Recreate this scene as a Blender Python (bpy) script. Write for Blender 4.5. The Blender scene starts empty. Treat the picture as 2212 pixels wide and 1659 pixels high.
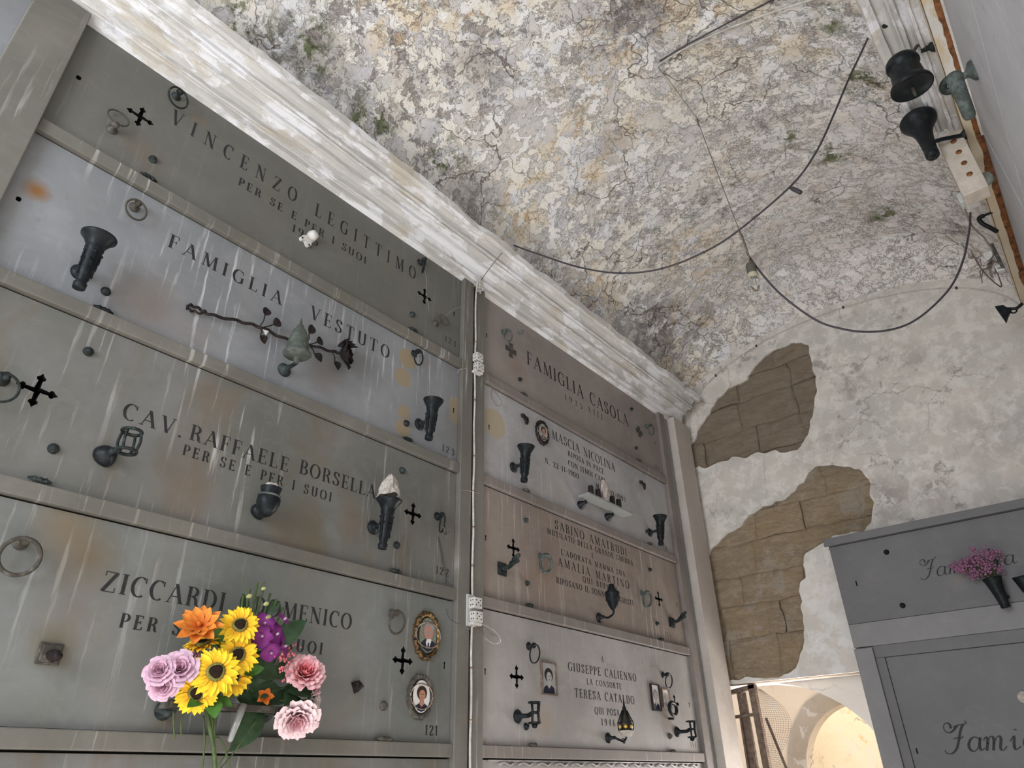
import bpy, bmesh, math, random
from mathutils import Vector, Matrix, Euler, noise
from mathutils.geometry import tessellate_polygon
PI = math.pi
SC = bpy.context.scene
COL = SC.collection

# ------------------------------------------------------------------ camera
cam_d = bpy.data.cameras.new('camera')
cam_d.sensor_width = 36.0
cam_d.lens = 36.0 * 1487.0 / 2212.0
cam_d.clip_start = 0.02
cam = bpy.data.objects.new('camera', cam_d)
COL.objects.link(cam)
R3 = ((0.76507932, 0.64372805, -0.01636583), (-0.33377434, 0.37470438, -0.86498053), (-0.55067988, 0.66724121, 0.50153848))
cam.matrix_world = Matrix(((R3[0][0], -R3[1][0], -R3[2][0], 2.4), (R3[0][1], -R3[1][1], -R3[2][1], 0.0),
                           (R3[0][2], -R3[1][2], -R3[2][2], 1.6), (0, 0, 0, 1)))
SC.camera = cam

# ------------------------------------------------------------------ light
SC.view_settings.view_transform = 'Standard'
SC.view_settings.look = 'None'
SC.view_settings.gamma = 1.0
SC.view_settings.use_curve_mapping = False
SC.view_settings.exposure = 0.35
w = bpy.data.worlds.new('sky'); SC.world = w; w.use_nodes = True
wn = w.node_tree; wn.nodes.clear()
_bg = wn.nodes.new('ShaderNodeBackground'); _wo = wn.nodes.new('ShaderNodeOutputWorld')
_bg.inputs['Color'].default_value = (0.80, 0.88, 1.0, 1); _bg.inputs['Strength'].default_value = 1.5
wn.links.new(_bg.outputs[0], _wo.inputs[0])

def sun(name, direction, energy, color):
    d = bpy.data.lights.new(name, 'SUN'); d.energy = energy; d.color = color; d.angle = math.radians(1.0)
    o = bpy.data.objects.new(name, d); COL.objects.link(o)
    o.rotation_euler = Vector(direction).to_track_quat('-Z', 'Y').to_euler(); return o

def area(name, loc, direction, sx, sy, energy, color):
    d = bpy.data.lights.new(name, 'AREA'); d.shape = 'RECTANGLE'; d.size = sx; d.size_y = sy
    d.energy = energy; d.color = color
    o = bpy.data.objects.new(name, d); COL.objects.link(o); o.location = loc
    o.rotation_euler = Vector(direction).to_track_quat('-Z', 'Y').to_euler(); return o
sun('sun', (0.0, 0.72, -0.70), 14.5, (1.0, 0.97, 0.94))                       # low sun through the open near end, falls on the floor
area('daylight_near_entrance', (1.55, -2.15, 2.9), (0, 1, 0.12), 1.6, 1.8, 85, (0.84, 0.91, 1.0))
area('daylight_far_courtyard', (0.9, 7.0, 3.6), (-0.05, -0.15, -1), 2.0, 1.0, 42, (1.0, 0.98, 0.96))
area('daylight_far_doorway', (0.55, 5.85, 1.1), (0.15, -1, 0.35), 0.8, 1.2, 48, (1.0, 0.97, 0.94))

# ------------------------------------------------------------------ node helpers
class NT:
    def __init__(s, name):
        s.m = bpy.data.materials.new(name); s.m.use_nodes = True
        s.t = s.m.node_tree; s.t.nodes.clear()
        s.out = s.n('ShaderNodeOutputMaterial'); s.b = s.n('ShaderNodeBsdfPrincipled')
        s.t.links.new(s.b.outputs[0], s.out.inputs[0])
    def n(s, ty, **k):
        x = s.t.nodes.new(ty)
        for a, v in k.items(): setattr(x, a, v)
        return x
    def set(s, inp, v):
        if isinstance(v, bpy.types.NodeSocket): s.t.links.new(v, inp)
        elif isinstance(v, (tuple, list)) and len(v) == 3 and inp.type == 'RGBA': inp.default_value = (*v, 1)
        else: inp.default_value = v
    def pos(s): return s.n('ShaderNodeNewGeometry').outputs['Position']
    def math(s, op, a, b=0.0, c=None, clamp=False):
        x = s.n('ShaderNodeMath', operation=op, use_clamp=clamp); s.set(x.inputs[0], a); s.set(x.inputs[1], b)
        if c is not None: s.set(x.inputs[2], c)
        return x.outputs[0]
    def vmath(s, op, a, b, out=0):
        x = s.n('ShaderNodeVectorMath', operation=op); s.set(x.inputs[0], a); s.set(x.inputs[1], b); return x.outputs[out]
    def noise(s, v, sc, det=4, rough=0.5, dist=0.0, color=False):
        x = s.n('ShaderNodeTexNoise'); s.set(x.inputs['Vector'], v); x.inputs['Scale'].default_value = sc
        x.inputs['Detail'].default_value = det; x.inputs['Roughness'].default_value = rough; x.inputs['Distortion'].default_value = dist
        return x.outputs['Color' if color else 'Fac']
    def voro(s, v, sc, feat='DISTANCE_TO_EDGE'):
        x = s.n('ShaderNodeTexVoronoi', feature=feat); s.set(x.inputs['Vector'], v); x.inputs['Scale'].default_value = sc
        return x.outputs['Distance']
    def step(s, f, a, b):
        x = s.n('ShaderNodeMapRange', clamp=True); s.set(x.inputs[0], f); x.inputs[1].default_value = a; x.inputs[2].default_value = b
        return x.outputs[0]
    def mix(s, f, a, b):
        x = s.n('ShaderNodeMix', data_type='RGBA'); s.set(x.inputs[0], f); s.set(x.inputs[6], a); s.set(x.inputs[7], b); return x.outputs[2]
    def mul(s, a, b): return s.math('MULTIPLY', a, b)
    def scale(s, v, xyz): return s.vmath('MULTIPLY', v, xyz)
    def disc(s, v, c, r, soft=0.3, warp=None):
        d = s.vmath('SUBTRACT', v if warp is None else warp, c)
        l = s.vmath('LENGTH', d, (0, 0, 0), 1)
        return s.step(l, r, r * (1 - soft))
    def warp(s, v, sc, amt, det=3):
        c = s.noise(v, sc, det, 0.5, color=True)
        return s.vmath('ADD', v, s.scale(s.vmath('SUBTRACT', c, (0.5, 0.5, 0.5)), (amt, amt, amt)))
    def bump(s, h, strength=0.3, dist=0.01):
        x = s.n('ShaderNodeBump'); s.set(x.inputs['Height'], h); x.inputs['Strength'].default_value = strength
        x.inputs['Distance'].default_value = dist; s.t.links.new(x.outputs[0], s.b.inputs['Normal'])
    def done(s, col, rough=0.8, metal=0.0, spec=0.3):
        s.set(s.b.inputs['Base Color'], col); s.set(s.b.inputs['Roughness'], rough); s.b.inputs['Metallic'].default_value = metal
        s.b.inputs['Specular IOR Level'].default_value = spec
        return s.m

def plain(name, col, rough=0.7, metal=0.0, spec=0.3, var=0.25, sc=40, bump=0.0):
    t = NT(name); P = t.pos(); f = t.noise(P, sc, 4, 0.6)
    dark = tuple(c * (1 - var) for c in col); lite = tuple(min(1, c * (1 + var)) for c in col)
    if bump: t.bump(f, bump, 0.003)
    return t.done(t.mix(t.step(f, 0.3, 0.7), dark, lite), rough, metal, spec)

def marble(name, base, alt, vein=(0.2, 0.2, 0.2), veins=0.25, streaks=0.0, drips=(0.6, 0.6, 0.58), grime=0.0, grimecol=(0.13, 0.10, 0.07),
           discs=(), rough=0.5, speck=0.2, axis='y'):
    t = NT(name); P = t.pos(); W = t.warp(P, 2.0, 0.35)
    c = t.mix(t.step(t.noise(W, 1.7, 6, 0.55), 0.32, 0.68), base, alt)
    c = t.mix(t.mul(t.step(t.noise(W, 5.5, 8, 0.65, 1.2), 0.60, 0.72), veins), c, vein)
    c = t.mix(t.mul(t.step(t.noise(W, 4.5, 8, 0.7), 0.35, 0.68), 0.30), c, tuple(x * 0.72 for x in base))
    c = t.mix(t.mul(t.step(t.noise(t.scale(W, (1, 0.8, 1.6)), 11, 8, 0.7), 0.50, 0.70), 0.22), c, tuple(min(1, x * 1.30) for x in alt))
    c = t.mix(t.mul(t.step(t.noise(P, 60, 3, 0.6), 0.62, 0.75), speck), c, vein)
    sv = (1, 22, 1.1) if axis == 'y' else (22, 1, 1.1)
    PS = t.scale(t.warp(P, 9, 0.012), sv)
    if streaks:
        m = t.mul(t.step(t.noise(PS, 1.6, 5, 0.6), 0.57, 0.64), t.step(t.noise(P, 1.5, 3), 0.42, 0.62))
        c = t.mix(t.mul(m, streaks), c, drips)
    if grime:
        m = t.mul(t.step(t.noise(t.scale(W, (1, 3.2, 0.9)), 1.3, 4, 0.6), 0.50, 0.72), grime)
        c = t.mix(m, c, grimecol)
    for (a, z, r, col, amt, soft) in discs:
        cen = (0, a, z) if axis == 'y' else (a, 5.15, z)
        c = t.mix(t.mul(t.disc(P, cen, r, soft, t.warp(P, 14, 0.02)), amt), c, col)
    t.bump(t.noise(P, 90, 4, 0.6), 0.08, 0.002)
    return t.done(c, rough, 0, 0.35)

# ------------------------------------------------------------------ materials
def mat_vault():
    t = NT('vault_plaster'); P = t.pos(); W = t.warp(P, 3.0, 0.22, 5); W2 = t.warp(P, 12.0, 0.07, 5)
    sx = t.n('ShaderNodeSeparateXYZ'); t.set(sx.inputs[0], P)
    off = lambda v, a, b, c: t.vmath('ADD', v, (a, b, c))
    lo = t.noise(P, 0.9, 3, 0.5); lo2 = t.noise(off(P, 7.3, 2.1, 4.4), 1.4, 3, 0.55); lo3 = t.noise(off(P, 1.7, 9.1, 3.0), 1.7, 4, 0.6)
    c = t.mix(t.step(t.noise(W, 3.4, 8, 0.62), 0.40, 0.60), (0.60, 0.585, 0.605), (0.70, 0.655, 0.585))
    c = t.mix(t.mul(t.step(t.noise(off(W2, 4, 4, 1), 18, 8, 0.7), 0.42, 0.62), 0.45), c, (0.48, 0.455, 0.44))
    fA = t.step(t.noise(W2, 9.5, 12, 0.70), 0.485, 0.51)
    c = t.mix(t.mul(fA, 0.9), c, t.mix(t.step(lo3, 0.45, 0.55), (0.86, 0.84, 0.82), (0.82, 0.78, 0.70)))
    fA2 = t.step(t.noise(off(W, 6, 3, 2), 4.0, 10, 0.62), 0.56, 0.575)
    c = t.mix(t.mul(fA2, 0.8), c, (0.78, 0.775, 0.80))
    # brown-grey bare underlayer, heavier towards the near half and the left haunch
    near = t.step(sx.outputs[1], 4.6, 1.8)
    fB = t.mul(t.step(t.noise(off(W2, 3, 5, 1), 8.0, 12, 0.74), 0.545, 0.57), t.step(lo, 0.40, 0.58))
    c = t.mix(t.mul(fB, t.math('MULTIPLY_ADD', near, 0.45, 0.4)), c, (0.34, 0.295, 0.275))
    fC = t.mul(t.step(t.noise(off(W, 9, 1, 4), 5.5, 10, 0.66), 0.50, 0.54), t.step(lo2, 0.47, 0.60))
    c = t.mix(t.mul(fC, 0.7), c, (0.74, 0.62, 0.45))
    fE = t.mul(t.step(t.noise(off(W2, 1, 7, 7), 10, 10, 0.7), 0.57, 0.60), t.step(lo2, 0.50, 0.60))
    c = t.mix(t.mul(fE, 0.7), c, (0.55, 0.38, 0.22))
    # pinkish, brushed lime wash towards the far right
    far = t.mul(t.step(sx.outputs[1], 2.4, 4.2), t.step(sx.outputs[0], 0.5, 1.5))
    brushed = t.mix(t.step(t.noise(t.scale(W2, (0.6, 3.0, 1.5)), 5, 9, 0.68), 0.42, 0.58), (0.68, 0.61, 0.57), (0.84, 0.81, 0.78))
    brushed = t.mix(t.mul(t.step(t.noise(t.scale(W2, (0.6, 2.4, 1.5)), 9, 9, 0.72), 0.57, 0.60), 0.55), brushed, (0.47, 0.40, 0.36))
    c = t.mix(t.mul(far, 0.72), c, brushed)
    for (x, y, z, r, a) in ((1.45, 2.25, 5.35, 0.34, .75), (0.30, 4.55, 4.95, 0.40, .75), (0.12, 1.1, 4.85, 0.40, .6), (0.6, 1.9, 5.25, 0.25, .5), (0.15, 2.4, 4.85, .3, .5), (1.75, 3.45, 5.33, .10, .8), (2.45, 4.9, 4.95, .12, .6), (0.9, 2.9, 5.3, .2, .45)):  # dark patches; the one at the far left corner paints the fold's shade
        m = t.disc(P, (x, y, z), r, 0.7, t.warp(P, 4, 0.40, 6))
        m = t.mul(t.mul(m, a), t.step(t.noise(W2, 7, 10, 0.72), 0.42, 0.50))
        c = t.mix(m, c, (0.19, 0.165, 0.155))
    gm = None
    for (x, y, z, r) in ((0.10, 0.75, 4.85, 0.24), (0.20, 1.05, 4.95, 0.22), (0.12, 1.55, 4.85, 0.22), (0.2, 2.05, 4.95, .18), (1.88, 3.62, 5.3, 0.14), (1.15, 3.9, 5.35, 0.18), (2.1, 4.72, 5.15, 0.22), (2.35, 3.3, 5.05, .22), (2.3, 2.8, 5.1, .16), (2.0, 3.9, 5.2, .2)):
        m = t.disc(P, (x, y, z), r, 0.7, t.warp(P, 6, 0.25, 5))
        gm = m if gm is None else t.math('MAXIMUM', gm, m)
    gm = t.mul(gm, t.step(t.noise(W2, 11, 9, 0.72), 0.49, 0.56))
    c = t.mix(t.mul(gm, 0.9), c, (0.11, 0.13, 0.045))
    cv = t.voro(t.warp(P, 4, 0.40, 6), 2.6)
    cr = t.mul(t.step(cv, 0.012, 0.004), t.step(t.noise(P, 1.4, 4), 0.47, 0.56))
    c = t.mix(t.mul(cr, 0.8), c, (0.16, 0.12, 0.10))
    cv2 = t.voro(t.warp(P, 9, 0.22, 6), 9)
    cr2 = t.mul(t.step(cv2, 0.04, 0.015), t.step(t.noise(off(P, 3, 3, 3), 2.1, 4), 0.54, 0.62))
    c = t.mix(t.mul(cr2, 0.6), c, (0.20, 0.145, 0.12))
    m = t.disc(P, (0.85, 5.25, 4.95), 0.16, 0.6, t.warp(P, 8, 0.2, 4)); c = t.mix(t.mul(m, t.step(t.noise(W2, 6, 5), .45, .55)), c, (0.60, 0.33, 0.13))
    h = t.math('ADD', t.mul(fA, 0.6), t.math('ADD', t.mul(t.noise(W2, 16, 10, 0.72), 1.3), t.mul(fB, -0.9)))
    h = t.math('SUBTRACT', h, t.mul(cr, 0.9))
    t.bump(h, 0.85, 0.014)
    return t.done(c, 0.95, 0, 0.1)

def mat_plaster(name, a, b, cdark, seed=0.0, amt=0.7):
    t = NT(name); P0 = t.pos(); P = t.vmath('ADD', P0, (seed, seed, seed)); W = t.warp(P, 5, 0.18, 5)
    c = t.mix(t.step(t.noise(W, 2.4, 7, 0.6), 0.36, 0.64), a, b)
    f1 = t.step(t.noise(W, 6, 9, 0.68), 0.57, 0.60); f2 = t.step(t.noise(P, 1.1, 3), 0.44, 0.60)
    c = t.mix(t.mul(t.mul(f1, f2), amt), c, cdark)
    c = t.mix(t.mul(t.step(t.noise(t.vmath('ADD', W, (4, 4, 4)), 9, 8, 0.6), 0.58, 0.62), 0.35), c, (0.72, 0.70, 0.66))
    cr = t.mul(t.step(t.voro(t.warp(P, 4, 0.3, 5), 2.2), 0.012, 0.004), t.step(t.noise(P, 1.8, 3), 0.5, 0.6))
    c = t.mix(t.mul(cr, 0.6), c, (0.2, 0.17, 0.15))
    t.bump(t.math('ADD', t.noise(W, 9, 9, 0.65), t.mul(f1, -0.3)), 0.5, 0.008)
    return t.done(c, 0.93, 0, 0.12)

def mat_endwall():
    t = NT('end_wall_plaster'); P = t.pos(); W = t.warp(P, 5, 0.2, 6); W2 = t.warp(P, 13, 0.08, 5)
    sx = t.n('ShaderNodeSeparateXYZ'); t.set(sx.inputs[0], P)
    c = t.mix(t.step(t.noise(W, 2.2, 8, 0.62), 0.38, 0.62), (0.49, 0.47, 0.43), (0.60, 0.545, 0.49))
    c = t.mix(t.mul(t.step(t.noise(W2, 8, 10, 0.7), 0.47, 0.56), 0.7), c, (0.70, 0.665, 0.62))
    c = t.mix(t.mul(t.step(t.noise(t.vmath('ADD', W, (3, 1, 8)), 3.0, 9, 0.7), 0.50, 0.62), 0.55), c, (0.47, 0.46, 0.415))
    c = t.mix(t.mul(t.mul(t.step(t.noise(t.vmath('ADD', W2, (1, 6, 2)), 9, 10, 0.75), 0.55, 0.60), t.step(t.noise(P, 1.6, 3), 0.46, 0.58)), 0.75), c, (0.27, 0.245, 0.225))
    for (x, z, r, a) in ((1.45, 4.25, .16, .8), (1.9, 4.35, .20, .5), (1.5, 3.35, .22, .8), (1.75, 3.3, .15, .7), (0.95, 3.80, .16, .5), (2.2, 3.6, .3, .5), (1.2, 3.9, .2, .5)):
        m = t.disc(P, (x, 5.4, z), r, 0.8, t.warp(P, 6, 0.25, 6)); c = t.mix(t.mul(t.mul(m, a), t.step(t.noise(W2, 9, 10, .72), .44, .52)), c, (0.30, 0.27, 0.25))
    c = t.mix(t.mul(t.step(sx.outputs[2], 3.2, 2.6), 0.6), c, t.mix(t.step(t.noise(W, 5, 9, .65), .48, .54), (0.74, 0.72, 0.70), (0.62, 0.57, 0.52)))
    cr = t.mul(t.step(t.voro(t.warp(P, 4, 0.3, 5), 1.7), 0.008, 0.003), t.step(t.noise(P, 1.8, 3), 0.52, 0.6))
    c = t.mix(t.mul(cr, 0.5), c, (0.25, 0.22, 0.2))
    t.bump(t.math('ADD', t.noise(W2, 9, 10, 0.72), t.mul(t.noise(W, 3, 6, .6), .8)), 0.7, 0.012)
    return t.done(c, 0.93, 0, 0.12)

def mat_cornice():
    t = NT('cornice_lime_plaster'); P = t.pos(); W = t.warp(t.scale(P, (1.2, 0.6, 1.2)), 6, 0.16, 5)
    c = t.mix(t.step(t.noise(W, 4, 7, 0.6), 0.38, 0.62), (0.47, 0.455, 0.435), (0.56, 0.54, 0.51))
    c = t.mix(t.step(t.noise(W, 6.5, 9, 0.66), 0.50, 0.56), c, (0.69, 0.685, 0.70))
    c = t.mix(t.mul(t.step(t.noise(t.vmath('ADD', W, (5, 2, 1)), 5, 8, 0.6), 0.58, 0.63), 0.6), c, (0.47, 0.41, 0.32))
    c = t.mix(t.mul(t.step(t.noise(t.vmath('ADD', W, (1, 8, 1)), 14, 8, 0.7), 0.60, 0.63), 0.4), c, (0.36, 0.35, 0.35))
    t.bump(t.noise(t.warp(P, 6, 0.1, 5), 20, 9, 0.7), 0.5, 0.008)
    return t.done(c, 0.9, 0, 0.15)

def mat_tuff():
    t = NT('tuff_block'); P = t.pos(); S = t.scale(P, (1, 1, 2.6)); W = t.warp(S, 7, 0.16, 5)
    c = t.mix(t.step(t.noise(P, 2.6, 5, 0.6), 0.36, 0.64), (0.47, 0.35, 0.215), (0.41, 0.325, 0.24))
    c = t.mix(t.step(t.noise(W, 9, 9, 0.7), 0.46, 0.60), c, (0.52, 0.41, 0.28))
    c = t.mix(t.mul(t.step(t.noise(W, 22, 7, 0.75), 0.54, 0.62), 0.6), c, (0.29, 0.21, 0.14))
    c = t.mix(t.mul(t.step(t.noise(t.vmath('ADD', P, (5, 5, 5)), 4, 8, 0.7), 0.55, 0.60), 0.55), c, (0.56, 0.50, 0.43))
    sx = t.n('ShaderNodeSeparateXYZ'); t.set(sx.inputs[0], P)
    c = t.mix(t.mul(t.step(sx.outputs[2], 3.5, 3.9), 0.75), c, t.mix(t.step(t.noise(W, 7, 8, 0.7), .4, .6), (0.25, 0.20, 0.155), (0.34, 0.28, 0.22)))
    t.bump(t.noise(W, 11, 10, 0.78), 1.0, 0.035)
    return t.done(c, 0.95, 0, 0.1)

def mat_bronze(name, a, b, rough=0.40, metal=0.12, thr=0.5):
    t = NT(name); P = t.pos(); f = t.step(t.noise(P, 30, 6, 0.65), thr, thr + 0.15)
    t.bump(t.noise(P, 120, 3, 0.6), 0.2, 0.002)
    return t.done(t.mix(f, a, b), rough, metal, 0.14)

def mat_wood_paint():
    t = NT('peeling_cream_paint'); P = t.pos(); W = t.scale(t.warp(P, 10, 0.04, 4), (1, 0.25, 1))
    c = t.mix(t.step(t.noise(W, 9, 6, 0.6), 0.35, 0.65), (0.62, 0.55, 0.43), (0.58, 0.46, 0.30))
    c = t.mix(t.step(t.noise(W, 7, 8, 0.65), 0.54, 0.60), c, (0.66, 0.63, 0.58))
    return t.done(c, 0.8, 0, 0.2)

def mat_petal(name, inner, outer, r, axis_scale=1.0):
    t = NT(name); tc = t.n('ShaderNodeTexCoord').outputs['Object']; l = t.vmath('LENGTH', tc, (0, 0, 0), 1)
    c = t.mix(t.step(l, r * 0.3, r), inner, outer)
    c = t.mix(t.mul(t.step(t.noise(tc, 130, 3), 0.45, 0.7), 0.25), c, tuple(x * 0.6 for x in inner))
    return t.done(c, 0.65, 0, 0.2)

M = {}
M['vault'] = mat_vault()
M['end_plaster'] = mat_endwall()
M['white_plaster'] = mat_plaster('white_plaster', (0.64, 0.60, 0.56), (0.66, 0.63, 0.59), (0.42, 0.36, 0.31), 3.0, 0.4)
M['peach'] = mat_plaster('peach_limewash', (0.74, 0.61, 0.48), (0.76, 0.65, 0.52), (0.58, 0.47, 0.38), 5.0, 0.3)
M['yellow'] = mat_plaster('stained_cream_limewash', (0.80, 0.70, 0.52), (0.82, 0.75, 0.60), (0.76, 0.55, 0.30), 8.0, 0.9)
M['greyring'] = mat_plaster('rough_grey_render', (0.36, 0.30, 0.24), (0.42, 0.36, 0.29), (0.25, 0.2, 0.17), 2.0, 0.5)
M['cornice'] = mat_cornice()
M['tuff'] = mat_tuff()
M['mortar'] = plain('old_mortar', (0.27, 0.205, 0.14), 0.95, 0, 0.1, 0.5, 12, 0.8)
M['cavity'] = plain('masonry_shade', (0.05, 0.045, 0.04), 0.95, 0, 0.1)  # masonry behind the slabs, coloured near black as recess shade
M['floor'] = plain('pale_stone_paving', (0.52, 0.51, 0.50), 0.9, 0, 0.2, 0.15, 3)
M['ground'] = plain('outside_ground', (0.46, 0.42, 0.35), 0.95, 0, 0.1, 0.2, 3)
GRIME_SHADE = (0.16, 0.10, 0.06)  # soft marks by the fittings: grime with their cast shadow painted in
M['frame'] = marble('frame_marble', (0.115, 0.109, 0.094), (0.170, 0.160, 0.139), (0.12, 0.11, 0.09), 0.4, 0.8, (0.40, 0.39, 0.36), 0.45, (0.13, 0.115, 0.085), rough=0.6)
M['frame_far'] = marble('frame_marble_far', (0.165, 0.140, 0.128), (0.222, 0.191, 0.174), (0.15, 0.13, 0.11), 0.3, 0.6, (0.40, 0.37, 0.34), 0.45, (0.17, 0.13, 0.105), rough=0.6)
M['pilaster'] = marble('end_pilaster_marble', (0.418, 0.373, 0.335), (0.484, 0.432, 0.389), (0.26, 0.23, 0.2), 0.4, 0.5, (0.5, 0.47, 0.44), 0.2, (0.26, 0.2, 0.15), rough=0.65)
M['groove'] = marble('grey_moulding_marble', (0.20, 0.21, 0.20), (0.28, 0.28, 0.27), (0.12, 0.12, 0.12), 0.3, rough=0.5)
M['s124'] = marble('slab_olive_grey', (0.111, 0.111, 0.097), (0.134, 0.130, 0.114), (0.11, 0.105, 0.095), 0.25, 0.15, (0.3, 0.3, 0.28), 0.2, (0.12, 0.10, 0.08), rough=0.5, speck=0.15,
                   discs=[(0.72, 4.22, 0.06, GRIME_SHADE, .35, .9), (0.56, 3.86, 0.12, GRIME_SHADE, .25, .9)])
OCH = (0.27, 0.21, 0.125)
M['s123'] = marble('slab_blue_grey', (0.171, 0.177, 0.184), (0.243, 0.249, 0.259), (0.16, 0.165, 0.175), 0.5, 0.8, (0.50, 0.50, 0.50), 0.15, (0.2, 0.17, 0.14), rough=0.45,
                   discs=[(2.037, 3.564, 0.062, OCH, .9, .12), (2.015, 3.439, 0.058, OCH, .85, .12), (2.037, 3.244, 0.045, OCH, .8, .15), (2.039, 3.152, 0.05, OCH, .85, .15), (2.41, 3.43, 0.055, OCH, .75, .15), (2.40, 3.36, .045, OCH, .7, .2),
                          (0.285, 3.44, 0.055, (0.22, 0.10, 0.025), .95, .8), (0.75, 3.2, 0.17, GRIME_SHADE, .45, .95), (0.95, 3.15, 0.12, GRIME_SHADE, .3, .95), (1.55, 3.25, 0.12, GRIME_SHADE, .25, .95)])  # brown discs right of torch and bell lamp mix grime and painted shadow
M['s122'] = marble('slab_warm_grey', (0.113, 0.114, 0.098), (0.177, 0.172, 0.164), (0.17, 0.165, 0.15), 0.35, 0.8, (0.46, 0.45, 0.42), 0.75, (0.13, 0.10, 0.065), rough=0.5,
                   discs=[(1.05, 2.56, 0.16, GRIME_SHADE, .35, .95), (1.47, 2.45, 0.14, GRIME_SHADE, .4, .95), (1.1, 2.92, 0.1, GRIME_SHADE, .4, .9), (1.8, 2.6, .12, GRIME_SHADE, .35, .9)])
M['s121'] = marble('slab_pale_grey', (0.129, 0.135, 0.123), (0.197, 0.201, 0.195), (0.2, 0.2, 0.19), 0.35, 0.6, (0.42, 0.42, 0.41), 0.25, (0.2, 0.155, 0.11), rough=0.45,
                   discs=[(0.79, 2.24, 0.13, (0.14, 0.09, 0.04), .6, .9), (0.70, 2.32, 0.12, (0.2, 0.13, 0.06), .5, .9), (0.80, 2.05, 0.16, GRIME_SHADE, .3, .95), (0.765, 1.97, 0.085, (0.12, 0.10, 0.04), .6, .9), (1.15, 1.79, .07, (.12, .08, .04), .5, .9)])
M['s117'] = marble('slab_brown_grey', (0.204, 0.178, 0.160), (0.281, 0.244, 0.223), (0.15, 0.12, 0.11), 0.3, 0.2, (0.35, 0.33, 0.31), 0.35, (0.19, 0.14, 0.12), rough=0.5,
                   discs=[(2.95, 3.93, 0.14, (0.2, 0.13, 0.11), .5, .9)])
M['s116'] = marble('slab_speckled_white', (0.300, 0.292, 0.294), (0.414, 0.404, 0.410), (0.2, 0.2, 0.2), 0.5, 0.4, (0.5, 0.5, 0.5), 0.2, (0.25, 0.21, 0.18), rough=0.45, speck=0.4,
                   discs=[(2.738, 3.441, 0.10, (0.36, 0.30, 0.20), .85, .1), (3.35, 3.2, 0.15, (0.28, 0.25, 0.22), .4, .9)])
M['s115'] = marble('slab_rosy_brown', (0.193, 0.158, 0.139), (0.275, 0.230, 0.198), (0.16, 0.12, 0.10), 0.35, 0.75, (0.42, 0.38, 0.34), 0.5, (0.20, 0.135, 0.095), rough=0.55,
                   discs=[(3.15, 2.6, 0.2, (0.21, 0.13, 0.08), .4, .9), (3.85, 2.55, 0.25, (0.2, 0.13, 0.09), .3, .9)])
M['s114'] = marble('slab_grey_white', (0.264, 0.247, 0.237), (0.378, 0.354, 0.342), (0.2, 0.19, 0.185), 0.45, 0.3, (0.48, 0.46, 0.44), 0.3, (0.25, 0.205, 0.17), rough=0.45, speck=0.3,
                   discs=[(3.12, 1.87, 0.10, (0.3, 0.2, 0.1), .4, .9), (3.46, 2.0, 0.12, (0.22, 0.21, 0.22), .4, .9), (4.40, 1.95, .12, (.24, .16, .11), .4, .9)])
M['block'] = marble('dark_grey_marble', (0.113, 0.110, 0.111), (0.141, 0.137, 0.138), (0.11, 0.11, 0.11), 0.25, 0, rough=0.5, axis='x',
                    discs=[(1.22, 2.415, 0.07, (0.27, 0.235, 0.19), .7, .3), (1.75, 2.65, .08, (.17, .15, .13), .5, .8)])
M['block_lite'] = marble('block_frame_marble', (0.186, 0.181, 0.180), (0.220, 0.214, 0.212), (0.2, 0.2, 0.2), 0.2, 0, rough=0.55, axis='x')
M['right_marble'] = marble('right_wall_marble', (0.378, 0.378, 0.396), (0.462, 0.462, 0.482), (0.2, 0.19, 0.2), 0.5, 0.3, rough=0.5)
M['letter'] = plain('engraved_black_paint', (0.022, 0.020, 0.021), 0.6, 0, 0.3, 0.4)
M['letter_worn'] = plain('worn_letter_paint', (0.042, 0.036, 0.034), 0.7, 0, 0.2, 0.4, 60)
M['bronze'] = mat_bronze('dark_bronze', (0.010, 0.012, 0.014), (0.022, 0.025, 0.025))
M['verdigris'] = mat_bronze('verdigris_bronze', (0.018, 0.022, 0.021), (0.048, 0.060, 0.058), 0.6, 0.25, 0.48)
M['green_bronze'] = mat_bronze('pale_green_bronze', (0.062, 0.072, 0.066), (0.115, 0.135, 0.125), 0.65, 0.2, 0.45)
M['brass'] = mat_bronze('aged_brass', (0.12, 0.10, 0.075), (0.22, 0.19, 0.14), 0.5, 0.4)
M['dusty'] = mat_bronze('dusty_bronze', (0.06, 0.054, 0.045), (0.13, 0.118, 0.10), 0.7, 0.1)
M['browniron'] = mat_bronze('brown_patinated_metal', (0.022, 0.018, 0.018), (0.060, 0.044, 0.038), 0.6, 0.4)
M['gold'] = mat_bronze('gilt_frame_metal', (0.10, 0.06, 0.03), (0.30, 0.19, 0.07), 0.3, 0.7, 0.48)
M['ceramic'] = plain('white_ceramic', (0.52, 0.50, 0.47), 0.35, 0, 0.5, 0.12, 30)
M['black'] = plain('hole_shade', (0.008, 0.008, 0.008), 0.9, 0, 0.1)  # black stands in for shade inside holes and along slab edges
M['plastic'] = plain('grey_plastic', (0.42, 0.43, 0.40), 0.5, 0, 0.4, 0.12)
M['conduit'] = plain('dusty_white_cable', (0.46, 0.44, 0.40), 0.7, 0, 0.3, 0.3, 25)
M['cable'] = plain('black_cable', (0.045, 0.04, 0.045), 0.6, 0, 0.3)
M['cord'] = plain('old_brown_cord', (0.15, 0.12, 0.10), 0.9, 0, 0.2, 0.4, 80)
M['rust'] = plain('flaking_rust', (0.20, 0.085, 0.035), 0.9, 0.1, 0.2, 0.6, 25, 0.6)
M['cream_paint'] = mat_wood_paint()
M['vial'] = plain('cloudy_plastic', (.27, .27, .26), .15, 0, .7, .1)
M['candle'] = plain('black_candle_stub', (0.02, 0.014, 0.015), 0.5)
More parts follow.
